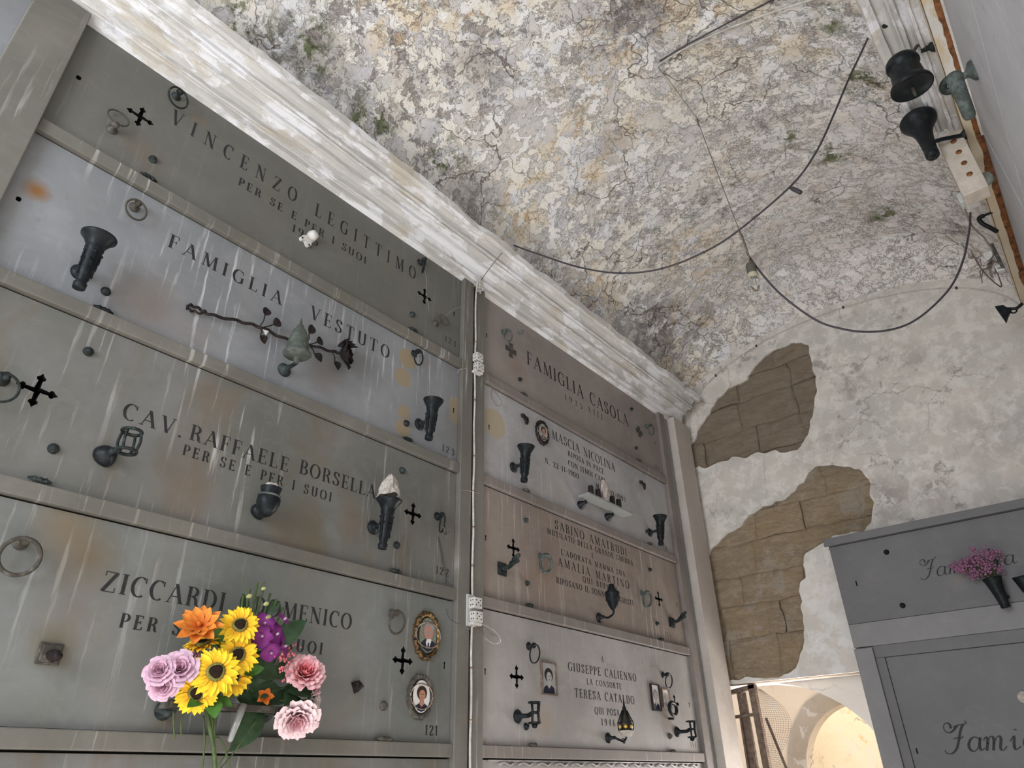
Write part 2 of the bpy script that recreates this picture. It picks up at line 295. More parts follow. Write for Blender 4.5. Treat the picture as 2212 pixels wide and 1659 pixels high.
M['wrap'] = plain('dirty_cellophane', (0.40, 0.34, 0.30), 0.25, 0, 0.6, 0.3, 50)
M['cloth'] = plain('dirty_cloth', (0.40, 0.36, 0.32), 0.9, 0, 0.1, 0.3, 50, 0.4)
M['wood'] = plain('weathered_wood', (0.15, 0.11, 0.085), 0.9, 0, 0.15, 0.4, 30, 0.4)
M['net'] = plain('brown_netting', (0.12, 0.08, 0.055), 0.9)
M['web'] = plain('dusty_thread', (0.50, 0.48, 0.44), 0.9)
M['stem'] = plain('green_stem', (0.07, 0.10, 0.035), 0.6, 0, 0.3, 0.3, 60)
M['leaf'] = plain('dark_green_leaf', (0.025, 0.055, 0.022), 0.45, 0, 0.4, 0.35, 40)
M['leaf_bright'] = plain('bright_green_leaf', (0.06, 0.17, 0.025), 0.5, 0, 0.4, 0.3, 40)
M['bud'] = plain('pale_green_bud', (0.38, 0.38, 0.16), 0.6, 0, 0.3, 0.3, 40)
M['sunpetal'] = mat_petal('sunflower_petal', (0.80, 0.30, 0.015), (0.88, 0.60, 0.03), 0.05)
M['sundisc'] = plain('sunflower_disc_dark', (0.025, 0.015, 0.01), 0.95, 0, 0.1, 0.5, 300, 0.8)
M['sunring'] = plain('sunflower_disc_green', (0.20, 0.19, 0.05), 0.95, 0, 0.1, 0.7, 300, 0.8)
M['orange'] = mat_petal('orange_petal', (0.50, 0.10, 0.01), (0.75, 0.25, 0.04), 0.05)
M['rose'] = mat_petal('lilac_pink_petal', (0.55, 0.30, 0.40), (0.66, 0.45, 0.55), 0.05)
M['peony'] = mat_petal('coral_pink_petal', (0.75, 0.20, 0.22), (0.80, 0.48, 0.50), 0.055)
M['peony_pale'] = mat_petal('pale_pink_petal', (0.72, 0.38, 0.42), (0.80, 0.62, 0.64), 0.05)
M['blush'] = mat_petal('blush_white_petal', (0.75, 0.60, 0.60), (0.80, 0.74, 0.70), 0.04)
M['orchid'] = mat_petal('purple_orchid_petal', (0.28, 0.05, 0.25), (0.10, 0.006, 0.095), 0.045)
M['orchid_lip'] = plain('orchid_lip', (.55, .38, .52), .6)
M['coralbud'] = plain('coral_berry', (0.60, 0.16, 0.18), 0.6, 0, 0.3, 0.3, 90)
M['dried'] = plain('dried_mauve_blossom', (0.27, 0.12, 0.20), 0.85, 0, 0.15, 0.35, 120)
M['skin'] = plain('printed_skin', (0.36, 0.19, 0.15), 0.15, 0, 0.5, 0.06)
M['skin2'] = plain('printed_skin_tan', (0.36, 0.18, 0.12), 0.15, 0, 0.5, 0.06)
M['p_white'] = plain('printed_white', (0.62, 0.60, 0.58), 0.15, 0, 0.5, 0.05)
M['p_dark'] = plain('printed_navy', (0.02, 0.02, 0.035), 0.15, 0, 0.5, 0.1)
M['p_grey'] = plain('printed_grey', (0.33, 0.33, 0.32), 0.15, 0, 0.5, 0.1)
M['p_green'] = plain('printed_garden', (0.16, 0.17, 0.13), 0.15, 0, 0.5, 0.6, 200)
M['p_hair'] = plain('printed_dark_hair', (0.03, 0.018, 0.014), 0.15, 0, 0.5, 0.2)
M['p_ghair'] = plain('printed_grey_hair', (0.24, 0.23, 0.23), 0.15, 0, 0.5, 0.15)
M['p_lip'] = plain('printed_lips', (0.30, 0.06, 0.05), 0.15)
M['p_bwface'] = plain('printed_grey_face', (0.38, 0.35, 0.34), 0.15, 0, 0.5, 0.05)
M['silver'] = mat_bronze('silvered_frame', (0.30, 0.22, 0.18), (0.5, 0.42, 0.36), 0.3, 0.8)
t_ = NT('clear_glass'); t_.b.inputs['Transmission Weight'].default_value = 1.0; M['glass'] = t_.done((0.95, 0.95, 0.95), 0.05, 0, 0.5)
M['amber'] = plain('amber_glass', (0.55, 0.36, 0.08), 0.2, 0, 0.5, 0.2, 40)

# ------------------------------------------------------------------ mesh builder
def basis(n, up=Vector((0, 0, 1))):
    n = Vector(n).normalized(); u = up.cross(n)
    if u.length < 1e-4: u = Vector((1, 0, 0)).cross(n)
    u.normalize(); v = n.cross(u); return u, v, n

class MB:
    def __init__(s): s.v = []; s.f = []; s.mi = []; s.sm = []
    def add(s, vs, fs, mi=0, smooth=False):
        o = len(s.v); s.v += [tuple(x) for x in vs]
        for f in fs: s.f.append([o + i for i in f]); s.mi.append(mi); s.sm.append(smooth)
        return s
    def box(s, a, b, mi=0):
        x0, y0, z0 = a; x1, y1, z1 = b
        return s.add([(x0, y0, z0), (x1, y0, z0), (x1, y1, z0), (x0, y1, z0), (x0, y0, z1), (x1, y0, z1), (x1, y1, z1), (x0, y1, z1)],
                     [(0, 3, 2, 1), (4, 5, 6, 7), (0, 1, 5, 4), (1, 2, 6, 5), (2, 3, 7, 6), (3, 0, 4, 7)], mi)
    def obox(s, c, ax, half, mi=0):
        c = Vector(c); U = [Vector(a).normalized() * h for a, h in zip(ax, half)]
        vs = [c + U[0] * i + U[1] * j + U[2] * k for k in (-1, 1) for j in (-1, 1) for i in (-1, 1)]
        return s.add(vs, [(0, 2, 3, 1), (4, 5, 7, 6), (0, 1, 5, 4), (1, 3, 7, 5), (3, 2, 6, 7), (2, 0, 4, 6)], mi)
    def tube(s, pts, r, seg=8, mi=0, closed=False):
        pts = [Vector(p) for p in pts]; n = len(pts)
        rs = r if isinstance(r, (list, tuple)) else [r] * n
        vs = []; prev = None
        for i, p in enumerate(pts):
            a = pts[(i - 1) % n] if (closed or i > 0) else p; b = pts[(i + 1) % n] if (closed or i < n - 1) else p
            d = (b - a)
            if d.length < 1e-9: d = Vector((0, 0, 1))
            d.normalize()
            if prev is None:
                u = d.orthogonal().normalized()
            else:
                u = prev - d * prev.dot(d)
                u = u.normalized() if u.length > 1e-6 else d.orthogonal().normalized()
            prev = u; v = d.cross(u)
            for k in range(seg):
                t = 2 * PI * k / seg; vs.append(p + (u * math.cos(t) + v * math.sin(t)) * rs[i])
        fs = []
        m = n if closed else n - 1
        for i in range(m):
            j = (i + 1) % n
            for k in range(seg):
                l = (k + 1) % seg; fs.append((i * seg + k, i * seg + l, j * seg + l, j * seg + k))
        if not closed:
            fs.append(tuple(range(seg))[::-1]); fs.append(tuple((n - 1) * seg + k for k in range(seg)))
        return s.add(vs, fs, mi, True)
    def lathe(s, prof, c=(0, 0, 0), axis=(0, 0, 1), seg=24, mi=0, wob=0.0):
        u, v, n = basis(axis); c = Vector(c); vs = []; fs = []
        for (r, h) in prof:
            for k in range(seg):
                t = 2 * PI * k / seg; rr = r * (1 + wob * math.sin(3 * t + h * 60))
                vs.append(c + n * h + (u * math.cos(t) + v * math.sin(t)) * max(rr, 1e-5))
        m = len(prof)
        for i in range(m - 1):
            for k in range(seg):
                l = (k + 1) % seg; fs.append((i * seg + k, i * seg + l, (i + 1) * seg + l, (i + 1) * seg + k))
        fs.append(tuple(range(seg))[::-1]); fs.append(tuple((m - 1) * seg + k for k in range(seg)))
        return s.add(vs, fs, mi, True)
    def ball(s, c, r, mi=0, seg=12, rings=8, axis=(0, 0, 1)):
        if not isinstance(r, (tuple, list)): r = (r, r)
        prof = [(r[0] * math.sin(PI * i / rings), -r[1] * math.cos(PI * i / rings)) for i in range(rings + 1)]
        return s.lathe(prof, c, axis, seg, mi)
    def torus(s, c, axis, R, r, mi=0, seg=32, k=8, sq=1.0):
        u, v, n = basis(axis); c = Vector(c)
        return s.tube([c + u * R * sq * math.cos(2 * PI * i / seg) + v * R * math.sin(2 * PI * i / seg) for i in range(seg)], r, k, mi, True)
    def poly(s, loops, F, d0, d1, mi=0, side=None):
        """extruded polygon: loops of (a,b) [outer, holes...], F maps (a,b,d) to 3d, from depth d0 (back) to d1 (front)"""
        tri = tessellate_polygon([[Vector((a, b, 0)) for a, b in L] for L in loops])
        flat = [p for L in loops for p in L]
        fs = []
        for t in tri:
            a, b, c = (flat[i] for i in t)
            cr = (b[0] - a[0]) * (c[1] - a[1]) - (b[1] - a[1]) * (c[0] - a[0])
            fs.append(tuple(t) if cr > 0 else tuple(t)[::-1])
        s.add([F(a, b, d1) for a, b in flat], fs, mi)
        if d0 is not None:
            s.add([F(a, b, d0) for a, b in flat], [f[::-1] for f in fs], mi)
            for L in loops:
                n = len(L); vs = [F(a, b, d0) for a, b in L] + [F(a, b, d1) for a, b in L]
                s.add(vs, [(i, (i + 1) % n, n + (i + 1) % n, n + i) for i in range(n)], mi if side is None else side)
        return s
    def grid(s, fn, nu, nv, mi=0, smooth=True):
        vs = [fn(i / nu, j / nv) for j in range(nv + 1) for i in range(nu + 1)]
        fs = [(j * (nu + 1) + i, j * (nu + 1) + i + 1, (j + 1) * (nu + 1) + i + 1, (j + 1) * (nu + 1) + i) for j in range(nv) for i in range(nu)]
        return s.add(vs, fs, mi, smooth)
    def build(s, name, mats, parent=None, bevel=0.0, recalc=True, label=None):
        me = bpy.data.meshes.new(name)
        me.from_pydata(s.v, [], s.f)
        for m in (mats if isinstance(mats, (list, tuple)) else [mats]): me.materials.append(M[m] if isinstance(m, str) else m)
        for p, mi, sm in zip(me.polygons, s.mi, s.sm): p.material_index = mi; p.use_smooth = sm
        if recalc:
            b = bmesh.new(); b.from_mesh(me); bmesh.ops.recalc_face_normals(b, faces=b.faces); b.to_mesh(me); b.free()
        me.update()
        o = bpy.data.objects.new(name, me); COL.objects.link(o)
        if parent is not None: o.parent = parent
        if bevel:
            m = o.modifiers.new('bevel', 'BEVEL'); m.width = bevel; m.segments = 2; m.limit_method = 'ANGLE'; m.angle_limit = math.radians(40)
        if label: o['label'] = label
        return o

def tag(o, label, cat, group=None, kind=None):
    o['label'] = label; o['category'] = cat
    if group: o['group'] = group
    if kind: o['kind'] = kind
    return o
def struct(o): o['kind'] = 'structure'; return o
ROT = {'L': Matrix(((0, 0, 1), (1, 0, 0), (0, 1, 0))),          # left wall: u=+y, v=+z, w=+x
       'R': Matrix(((0, 0, -1), (-1, 0, 0), (0, 1, 0))),        # right wall: u=-y, v=+z, w=-x
       'E': Matrix(((1, 0, 0), (0, 0, -1), (0, 1, 0)))}         # end block: u=+x, v=+z, w=-y
def mount(name, label, cat, loc, side='L', group=None):
    o = bpy.data.objects.new(name, None); COL.objects.link(o); o.empty_display_size = 0.05
    o.matrix_world = Matrix.Translation(loc) @ ROT[side].to_4x4()
    return tag(o, label, cat, group)
def root_at(name, label, cat, loc, nrm=None, group=None, roll=0.0):
    o = bpy.data.objects.new(name, None); COL.objects.link(o); o.empty_display_size = 0.03
    if nrm is None: o.location = loc
    else:
        u, v, n = basis(nrm); m = Matrix((u, v, n)).transposed().to_4x4()
        o.matrix_world = Matrix.Translation(loc) @ m @ Matrix.Rotation(roll, 4, 'Z')
    return tag(o, label, cat, group)
def smooth_path(pts, n=8):
    pts = [Vector(p) for p in pts]; out = []
    P = [pts[0]] + pts + [pts[-1]]
    for i in range(1, len(P) - 2):
        a, b, c, d = P[i - 1:i + 3]
        for k in range(n):
            t = k / n
            out.append(0.5 * ((2 * b) + (c - a) * t + (2 * a - 5 * b + 4 * c - d) * t * t + (3 * b - a - 3 * c + d) * t ** 3))
    out.append(pts[-1]); return out
FL = lambda a, b, d: (d, a, b)          # polygon on the left wall
FE = lambda a, b, d: (a, 5.15 - d, b)   # polygon on the end block (depth towards the camera)

# ------------------------------------------------------------------ shell
YN, YE = -2.2, 5.40
def barrel(x): return 4.47 + 0.88 * math.sqrt(max(0.0, 1 - ((x - 1.36) / 1.36) ** 2))
def arc_end(x): return 4.47 + 0.56 * math.sqrt(max(0.0, 1 - ((x - 1.36) / 1.36) ** 2))
def vault_z(x, y):
    a = barrel(x); d = max(0.0, YE - y)
    b = arc_end(x) + 0.75 * math.sin(min(1.0, d / 1.7) * PI / 2) ** 0.9
    if d >= 1.7: return a
    k = 0.05; h = max(k - abs(a - b), 0) / k
    return min(a, b) - h * h * k * 0.25
def vault_pt(s, t):
    y = YN + (YE - YN) * t
    if t > 0.999: y = YE
    th = PI * (1 - s); x = 1.36 + 1.36 * math.cos(th)
    x = min(max(x, 0.0), 2.72); z = vault_z(x, y)
    e = noise.noise(Vector((x * 2.5, y * 2.5, 3))) * 0.018 + noise.noise(Vector((x * 9, y * 9, 1))) * 0.007
    if t > 0.99: e *= 0.2
    return (x, y, z + e)
mb = MB().grid(vault_pt, 110, 240)
struct(mb.build('ceiling', 'vault', recalc=False))
# wall behind the slabs
struct(MB().box((-0.6, YN, 0), (-0.12, YE + 0.12, 4.6)).build('wall_left', 'cavity'))
struct(MB().box((2.745, YN, 0), (3.2, YE + 0.12, 4.6)).build('wall_right', 'white_plaster'))
struct(MB().box((-0.12, YN, -0.1), (2.745, YE, 0.0)).build('floor', 'floor'))
g = struct(MB().box((-6, YE, -0.12), (8, 16, -0.02)).build('ground_far', 'ground'))
g = struct(MB().box((-6, -12, -0.12), (8, YN, -0.02)).build('ground_near', 'ground'))

# rows and columns of slabs on the left wall (metres)
ROWS = [(3.739, 4.336), (3.083, 3.681), (2.422, 3.031), (1.754, 2.369)]
C0, C1, C2, C3 = 0.206, 2.430, 2.617, 4.834

def cornice(name, side, y0, y1):
    prof = [(0.0, 4.325), (0.030, 4.334), (0.034, 4.366), (0.046, 4.380), (0.052, 4.364), (0.058, 4.366), (0.060, 4.396), (0.068, 4.420), (0.084, 4.436), (0.098, 4.440), (0.100, 4.424), (0.112, 4.424), (0.114, 4.452), (0.126, 4.468), (0.142, 4.474),
            (0.144, 4.462), (0.152, 4.458), (0.160, 4.464), (0.160, 4.478), (0.168, 4.474), (0.176, 4.480), (0.176, 4.504), (0.186, 4.522), (0.204, 4.532), (0.222, 4.534), (0.224, 4.512), (0.244, 4.508), (0.262, 4.516), (0.268, 4.560), (0.15, 4.62), (0.0, 4.66)]
    ny = int((y1 - y0) / 0.05); m = MB(); n = len(prof)
    def fn(s, t):
        i = min(n - 1, int(round(s * (n - 1)))); p, z = prof[i]; y = y0 + (y1 - y0) * t
        e = noise.noise(Vector((i * 0.9, y * 3.0, side))) * 0.006 + noise.noise(Vector((i * 2.1, y * 14, side))) * 0.004
        if 26 <= i <= 28: e += -0.012 * max(0, noise.noise(Vector((3.3, y * 5, side)))) * 2
        if i in (0, n - 1): e = 0
        x = p + e if side == 0 else 2.72 - p - e
        return (x, y, z + e * 0.6)
    m.grid(fn, n - 1, ny, 0, False)
    for t in (0, 1):
        vs = [fn(i / (n - 1), t) for i in range(n)]
        m.add(vs, [tuple(range(n))], 0)
    return struct(m.build(name, 'cornice'))
cornice('trim_1', 0, YN, 5.22)
cornice('trim_2', 1, YN, 3.30)
# rough mortar fillet between cornice top and vault (ragged edge)
def fillet(s, t):
    y = YN + (YE - YN) * t; e = noise.noise(Vector((y * 4, s * 3, 7))) * 0.025 + noise.noise(Vector((y * 15, s * 3, 2))) * 0.010
    return (0.235 * (1 - s) + 0.0 + e * (0.3 + s * .5), y, 4.57 + 0.10 * s + e)
MBf = MB().grid(fillet, 4, 260); struct(MBf.build('trim_3', 'vault'))

def bar(name, y0, y1, z0, z1, x1, mat, x0=-0.12, lip=0.0):
    m = MB().box((x0, y0, z0), (x1, y1, z1))
    return struct(m.build(name, mat, bevel=0.004))
k = 4
for (y0, y1, mt) in ((C0, C1, 'frame'), (C2, C3, 'frame_far')):
    zs = [(3.681, 3.739), (3.031, 3.083), (2.369, 2.422), (1.701, 1.754)]
    for z0, z1 in zs:
        bar('trim_%d' % k, y0, y1, z0, z1, 0.022, mt); k += 1
for (y0, y1, x1, mt) in ((0.028, C0, 0.045, 'frame'), (C1, 2.515, 0.03, 'frame'), (2.535, C2, 0.03, 'frame'), (C3, 4.93, 0.03, 'frame_far'), (5.02, 5.30, 0.075, 'pilaster')):
    bar('trim_%d' % k, y0, y1, 0, 4.345, x1, mt); k += 1
bar('trim_%d' % k, 4.93, 5.02, 0, 4.345, 0.012, 'groove'); k += 1
bar('trim_%d' % k, 2.515, 2.535, 0, 4.345, -0.02, 'cavity'); k += 1
bar('trim_%d' % k, 5.30, 5.40, 0, 4.6, 0.0, 'white_plaster'); k += 1
# marble bead strip along the right edge of slab 115
# right wall: architrave beam, rusty lintel edge
struct(MB().box((2.652, YN, 4.335), (2.745, 5.13, 4.455)).build('trim_%d' % k, 'cream_paint', bevel=0.006)); k += 1
def rust_edge(s, t):
    y = YN + (5.12 - YN) * t; e = noise.noise(Vector((y * 6, s * 5, 1))) * 0.012 + noise.noise(Vector((y * 25, s * 5, 4))) * 0.006
    return (2.690 + 0.030 * s + e * (1 - s), y, 4.331 - 0.004 * math.sin(PI * s))
m = MB().grid(rust_edge, 3, 260)
def rust_edge2(s, t):
    y = YN + (5.12 - YN) * t; e = noise.noise(Vector((y * 5, s * 5, 11))) * 0.006
    return (2.651 + e * 0.3, y, 4.335 + 0.014 * s + e)
m.grid(rust_edge2, 2, 200)
struct(m.build('trim_%d' % k, 'rust')); k += 1
struct(MB().box((2.67, 3.3, 4.455), (2.745, 5.4, 4.62)).build('trim_%d' % k, 'white_plaster')); k += 1

# ------------------------------------------------------------------ end wall
P1 = [(0.0, 4.12), (0.044, 4.195), (0.126, 4.331), (0.234, 4.434), (0.300, 4.51), (0.362, 4.569), (0.467, 4.611), (0.582, 4.638), (0.649, 4.646), (0.691, 4.71), (0.741, 4.743), (0.854, 4.817), (1.004, 4.839), (1.12, 4.836),
      (1.181, 4.819), (1.205, 4.77), (1.215, 4.722), (1.212, 4.64), (1.206, 4.554), (1.185, 4.35), (1.107, 4.132), (1.04, 4.008), (0.972, 3.906), (0.90, 3.888), (0.835, 3.886), (0.74, 3.93), (0.614, 3.954), (0.51, 3.942), (0.40, 3.975), (0.284, 3.966), (0.13, 3.96), (0.0, 3.99)]
P2 = [(0.0, 3.15), (0.031, 3.188), (0.096, 3.272), (0.15, 3.30), (0.212, 3.345), (0.30, 3.36), (0.38, 3.386), (0.433, 3.452), (0.50, 3.465), (0.56, 3.5), (0.67, 3.50), (0.774, 3.524), (0.85, 3.58), (0.925, 3.62), (0.97, 3.675), (1.015, 3.693), (1.09, 3.695), (1.154, 3.68), (1.25, 3.65), (1.339, 3.6),
      (1.374, 3.516), (1.362, 3.373), (1.337, 3.255), (1.314, 3.191), (1.221, 3.142), (1.10, 3.15), (1.022, 3.143), (0.95, 3.12), (0.894, 3.107), (0.815, 3.052), (0.76, 2.98), (0.765, 2.905), (0.714, 2.855), (0.69, 2.80), (0.702, 2.728), (0.672, 2.567), (0.655, 2.45), (0.606, 2.351), (0.556, 2.278), (0.492, 2.245), (0.30, 2.24), (0.0, 2.25)]
def rough(L, amp=0.014, step=0.014, seed=1.0, keepx0=True):
    out = []
    n = len(L)
    for i in range(n):
        a = Vector(L[i]); b = Vector(L[(i + 1) % n]); d = (b - a).length; m = max(1, int(d / step))
        for q in range(m):
            p = a + (b - a) * q / m
            if keepx0 and p.x < 0.02: out.append((p.x, p.y)); continue
            out.append((p.x + amp * noise.noise(Vector((p.x * 14, p.y * 14, seed))) * 1.6, p.y + amp * noise.noise(Vector((p.x * 14, p.y * 14, seed + 9))) * 1.6))
    return out
FW = lambda a, b, d: (a, YE - d, b)
DX1, DZ = 1.30, 2.218
N_ = 40
outer = [(0.0, 0.0)]
outer = [(DX1, 0.0), (2.74, 0.0), (2.74, 4.47)] + [(1.36 + 1.36 * math.cos(PI * i / N_), 4.47 + 0.60 * math.sin(PI * i / N_)) for i in range(1, N_)]
left = [(-0.02, 4.47), (-0.02, 4.05)]
P1r = rough(P1); P2r = rough(P2, seed=4)
# plaster layer: outline walks down the left side around both bare patches
shape = outer + [(-0.0, 4.47)] + P1r[::1][:0]
def patch_notch(P):  # boundary of the patch from its upper left point round to its lower left point
    return P
layer = outer + [(0.0, 4.47)] + P1r + P2r[:-12] 
# simple and robust: three plaster polygons share edges
m = MB()
body = [(DX1, 0.0), (2.74, 0.0), (2.74, 4.47)] + [(1.36 + 1.38 * math.cos(PI * i / N_), 4.47 + 0.60 * math.sin(PI * i / N_)) for i in range(1, N_)] + [(-0.02, 4.47)]
body += P1r[:]          # from (0,4.12) clockwise round to (0,3.99)
body += P2r[:]          # from (0,3.15) round to (0,2.25)
body += [(0.0, DZ), (DX1, DZ)]
# P1/P2 run clockwise seen from the front while the outer runs counter clockwise: both walk "into" the wall from the left edge
m.poly([body], FW, 0.0, 0.022)
struct(m.build('wall_end', 'end_plaster', bevel=0.0))
# tuff courses behind the plaster
random.seed(5)
m = MB(); z = 2.235; rowi = 0
hs = [0.30, 0.235, 0.22, 0.27, 0.22, 0.25, 0.235, 0.24, 0.27, 0.22, 0.23, 0.25, 0.26, 0.24]
while z < 4.9:
    h = hs[rowi % len(hs)]; x = -0.35 + random.uniform(-0.2, 0.1)
    while x < 1.6:
        L = random.uniform(0.30, 0.50); x1 = x + L; gx = random.choice((-.006, -.004, -.002, 0.002, .005))
        if x1 > 0.0:
            a = max(x, -0.02) + gx; b = min(x1, 1.62) - gx; z0 = z + random.choice((-.004, -.003, .001, .003)); z1 = z + h - random.choice((-.004, -.003, .001, .002))
            dd = random.uniform(-0.004, 0.012)
            nu, nv = 26, 16
            def fn(s, t, a=a, b=b, z0=z0, z1=z1, dd=dd):
                xx = a + (b - a) * s; zz = z0 + (z1 - z0) * t
                e = min(s, 1 - s) * (b - a); e2 = min(t, 1 - t) * (z1 - z0); ed = min(e, e2)
                rec = 0.014 * max(0, 1 - ed / (0.010 + .008 * noise.noise(Vector((xx * 5, zz * 5, 8))))) ** 2
                nz = noise.noise(Vector((xx * 11, zz * 17, 2))) * 0.010 + noise.noise(Vector((xx * 34, zz * 60, 2))) * 0.006
                jx = noise.noise(Vector((xx * 6, zz * 6, 5))) * 0.022
                return (xx + jx, YE + 0.004 - dd - nz + rec, zz + jx)
            m.grid(fn, nu, nv)
            # close the sides of each block
            for (s0, t0, s1, t1) in ((0, 0, 1, 0), (1, 0, 1, 1), (1, 1, 0, 1), (0, 1, 0, 0)):
                p = fn(s0, t0); q = fn(s1, t1); m.add([p, q, (q[0], YE + 0.05, q[2]), (p[0], YE + 0.05, p[2])], [(0, 1, 2, 3)])
        x = x1
    z += h; rowi += 1
struct(m.build('wall_core', 'tuff', recalc=False))
struct(MB().box((-0.12, YE + 0.03, DZ), (2.745, YE + 0.10, 5.6)).build('wall_mortar', 'mortar'))
struct(MB().box((DX1, YE + 0.001, 0), (2.745, YE + 0.10, DZ)).build('wall_jamb', 'white_plaster'))
# slumped stone stuck in the hole of the lower patch
# wall with the round arch just behind the opening
def arch_wall(name, y0, y1, x0, x1, ztop, cx, zc, rx, rz, xa, xb, mat, side_mat=None):
    m = MB(); F = lambda a, b, d: (a, y0 + (y1 - y0) * (1 - d), b)
    L = [(x0, 0)] + [(x0, ztop), (x1, ztop), (x1, 0)]
    arcp = []
    for i in range(0, 33):
        t = PI * i / 32; arcp.append((cx + rx * math.cos(t), zc + rz * math.sin(t)))
    L = [(x1, 0), (x1, ztop), (x0, ztop), (x0, 0), (cx - rx, 0)] + arcp[::-1] + [(cx + rx, 0)]
    m.poly([L[::-1]], F, 0.0, 1.0)
    return struct(m.build(name, mat))
arch_wall('wall_arch', YE + 0.18, YE + 0.36, -1.2, 3.0, 3.4, 0.15, 1.60, 0.85, 0.63, 0, 0, 'white_plaster')
struct(MB().box((-0.12, YE + 0.09, DZ), (1.5, YE + 0.2, DZ + 0.1)).build('trim_%d' % k, 'white_plaster')); k += 1
struct(MB().box((1.02, YE + 0.0, 0), (1.4, YE + 0.2, DZ)).build('trim_%d' % k, 'white_plaster')); k += 1
arch_wall('wall_far', 6.6, 6.75, -2.2, 3.6, 3.4, 0.55, 1.60, 0.50, 0.53, 0, 0, 'peach')
# rough grey arch ring on the far wall
m = MB()
def ring(s, t):
    a = PI * t; r0 = 0.50 + 0.15 * s; nz = noise.noise(Vector((t * 12, s * 4, 3))) * 0.02
    return (0.55 + (r0 + nz) * math.cos(a), 6.6 - 0.02 + nz * 0.4 - 0.02 * math.sin(PI * s), 1.60 + (r0 + .03 + nz) * math.sin(a))
m.grid(ring, 5, 40); struct(m.build('trim_%d' % k, 'greyring')); k += 1
struct(MB().box((-2.2, 7.5, 0), (3.6, 7.6, 3.4)).build('wall_courtyard', 'yellow'))

# ------------------------------------------------------------------ lettering
THK, THN = 0.155, 0.045
def arcs(cx, cy, rx, ry, a0, a1, n=14): return [(cx + rx * math.cos(math.radians(a0 + (a1 - a0) * i / n)), cy + ry * math.sin(math.radians(a0 + (a1 - a0) * i / n))) for i in range(n + 1)]
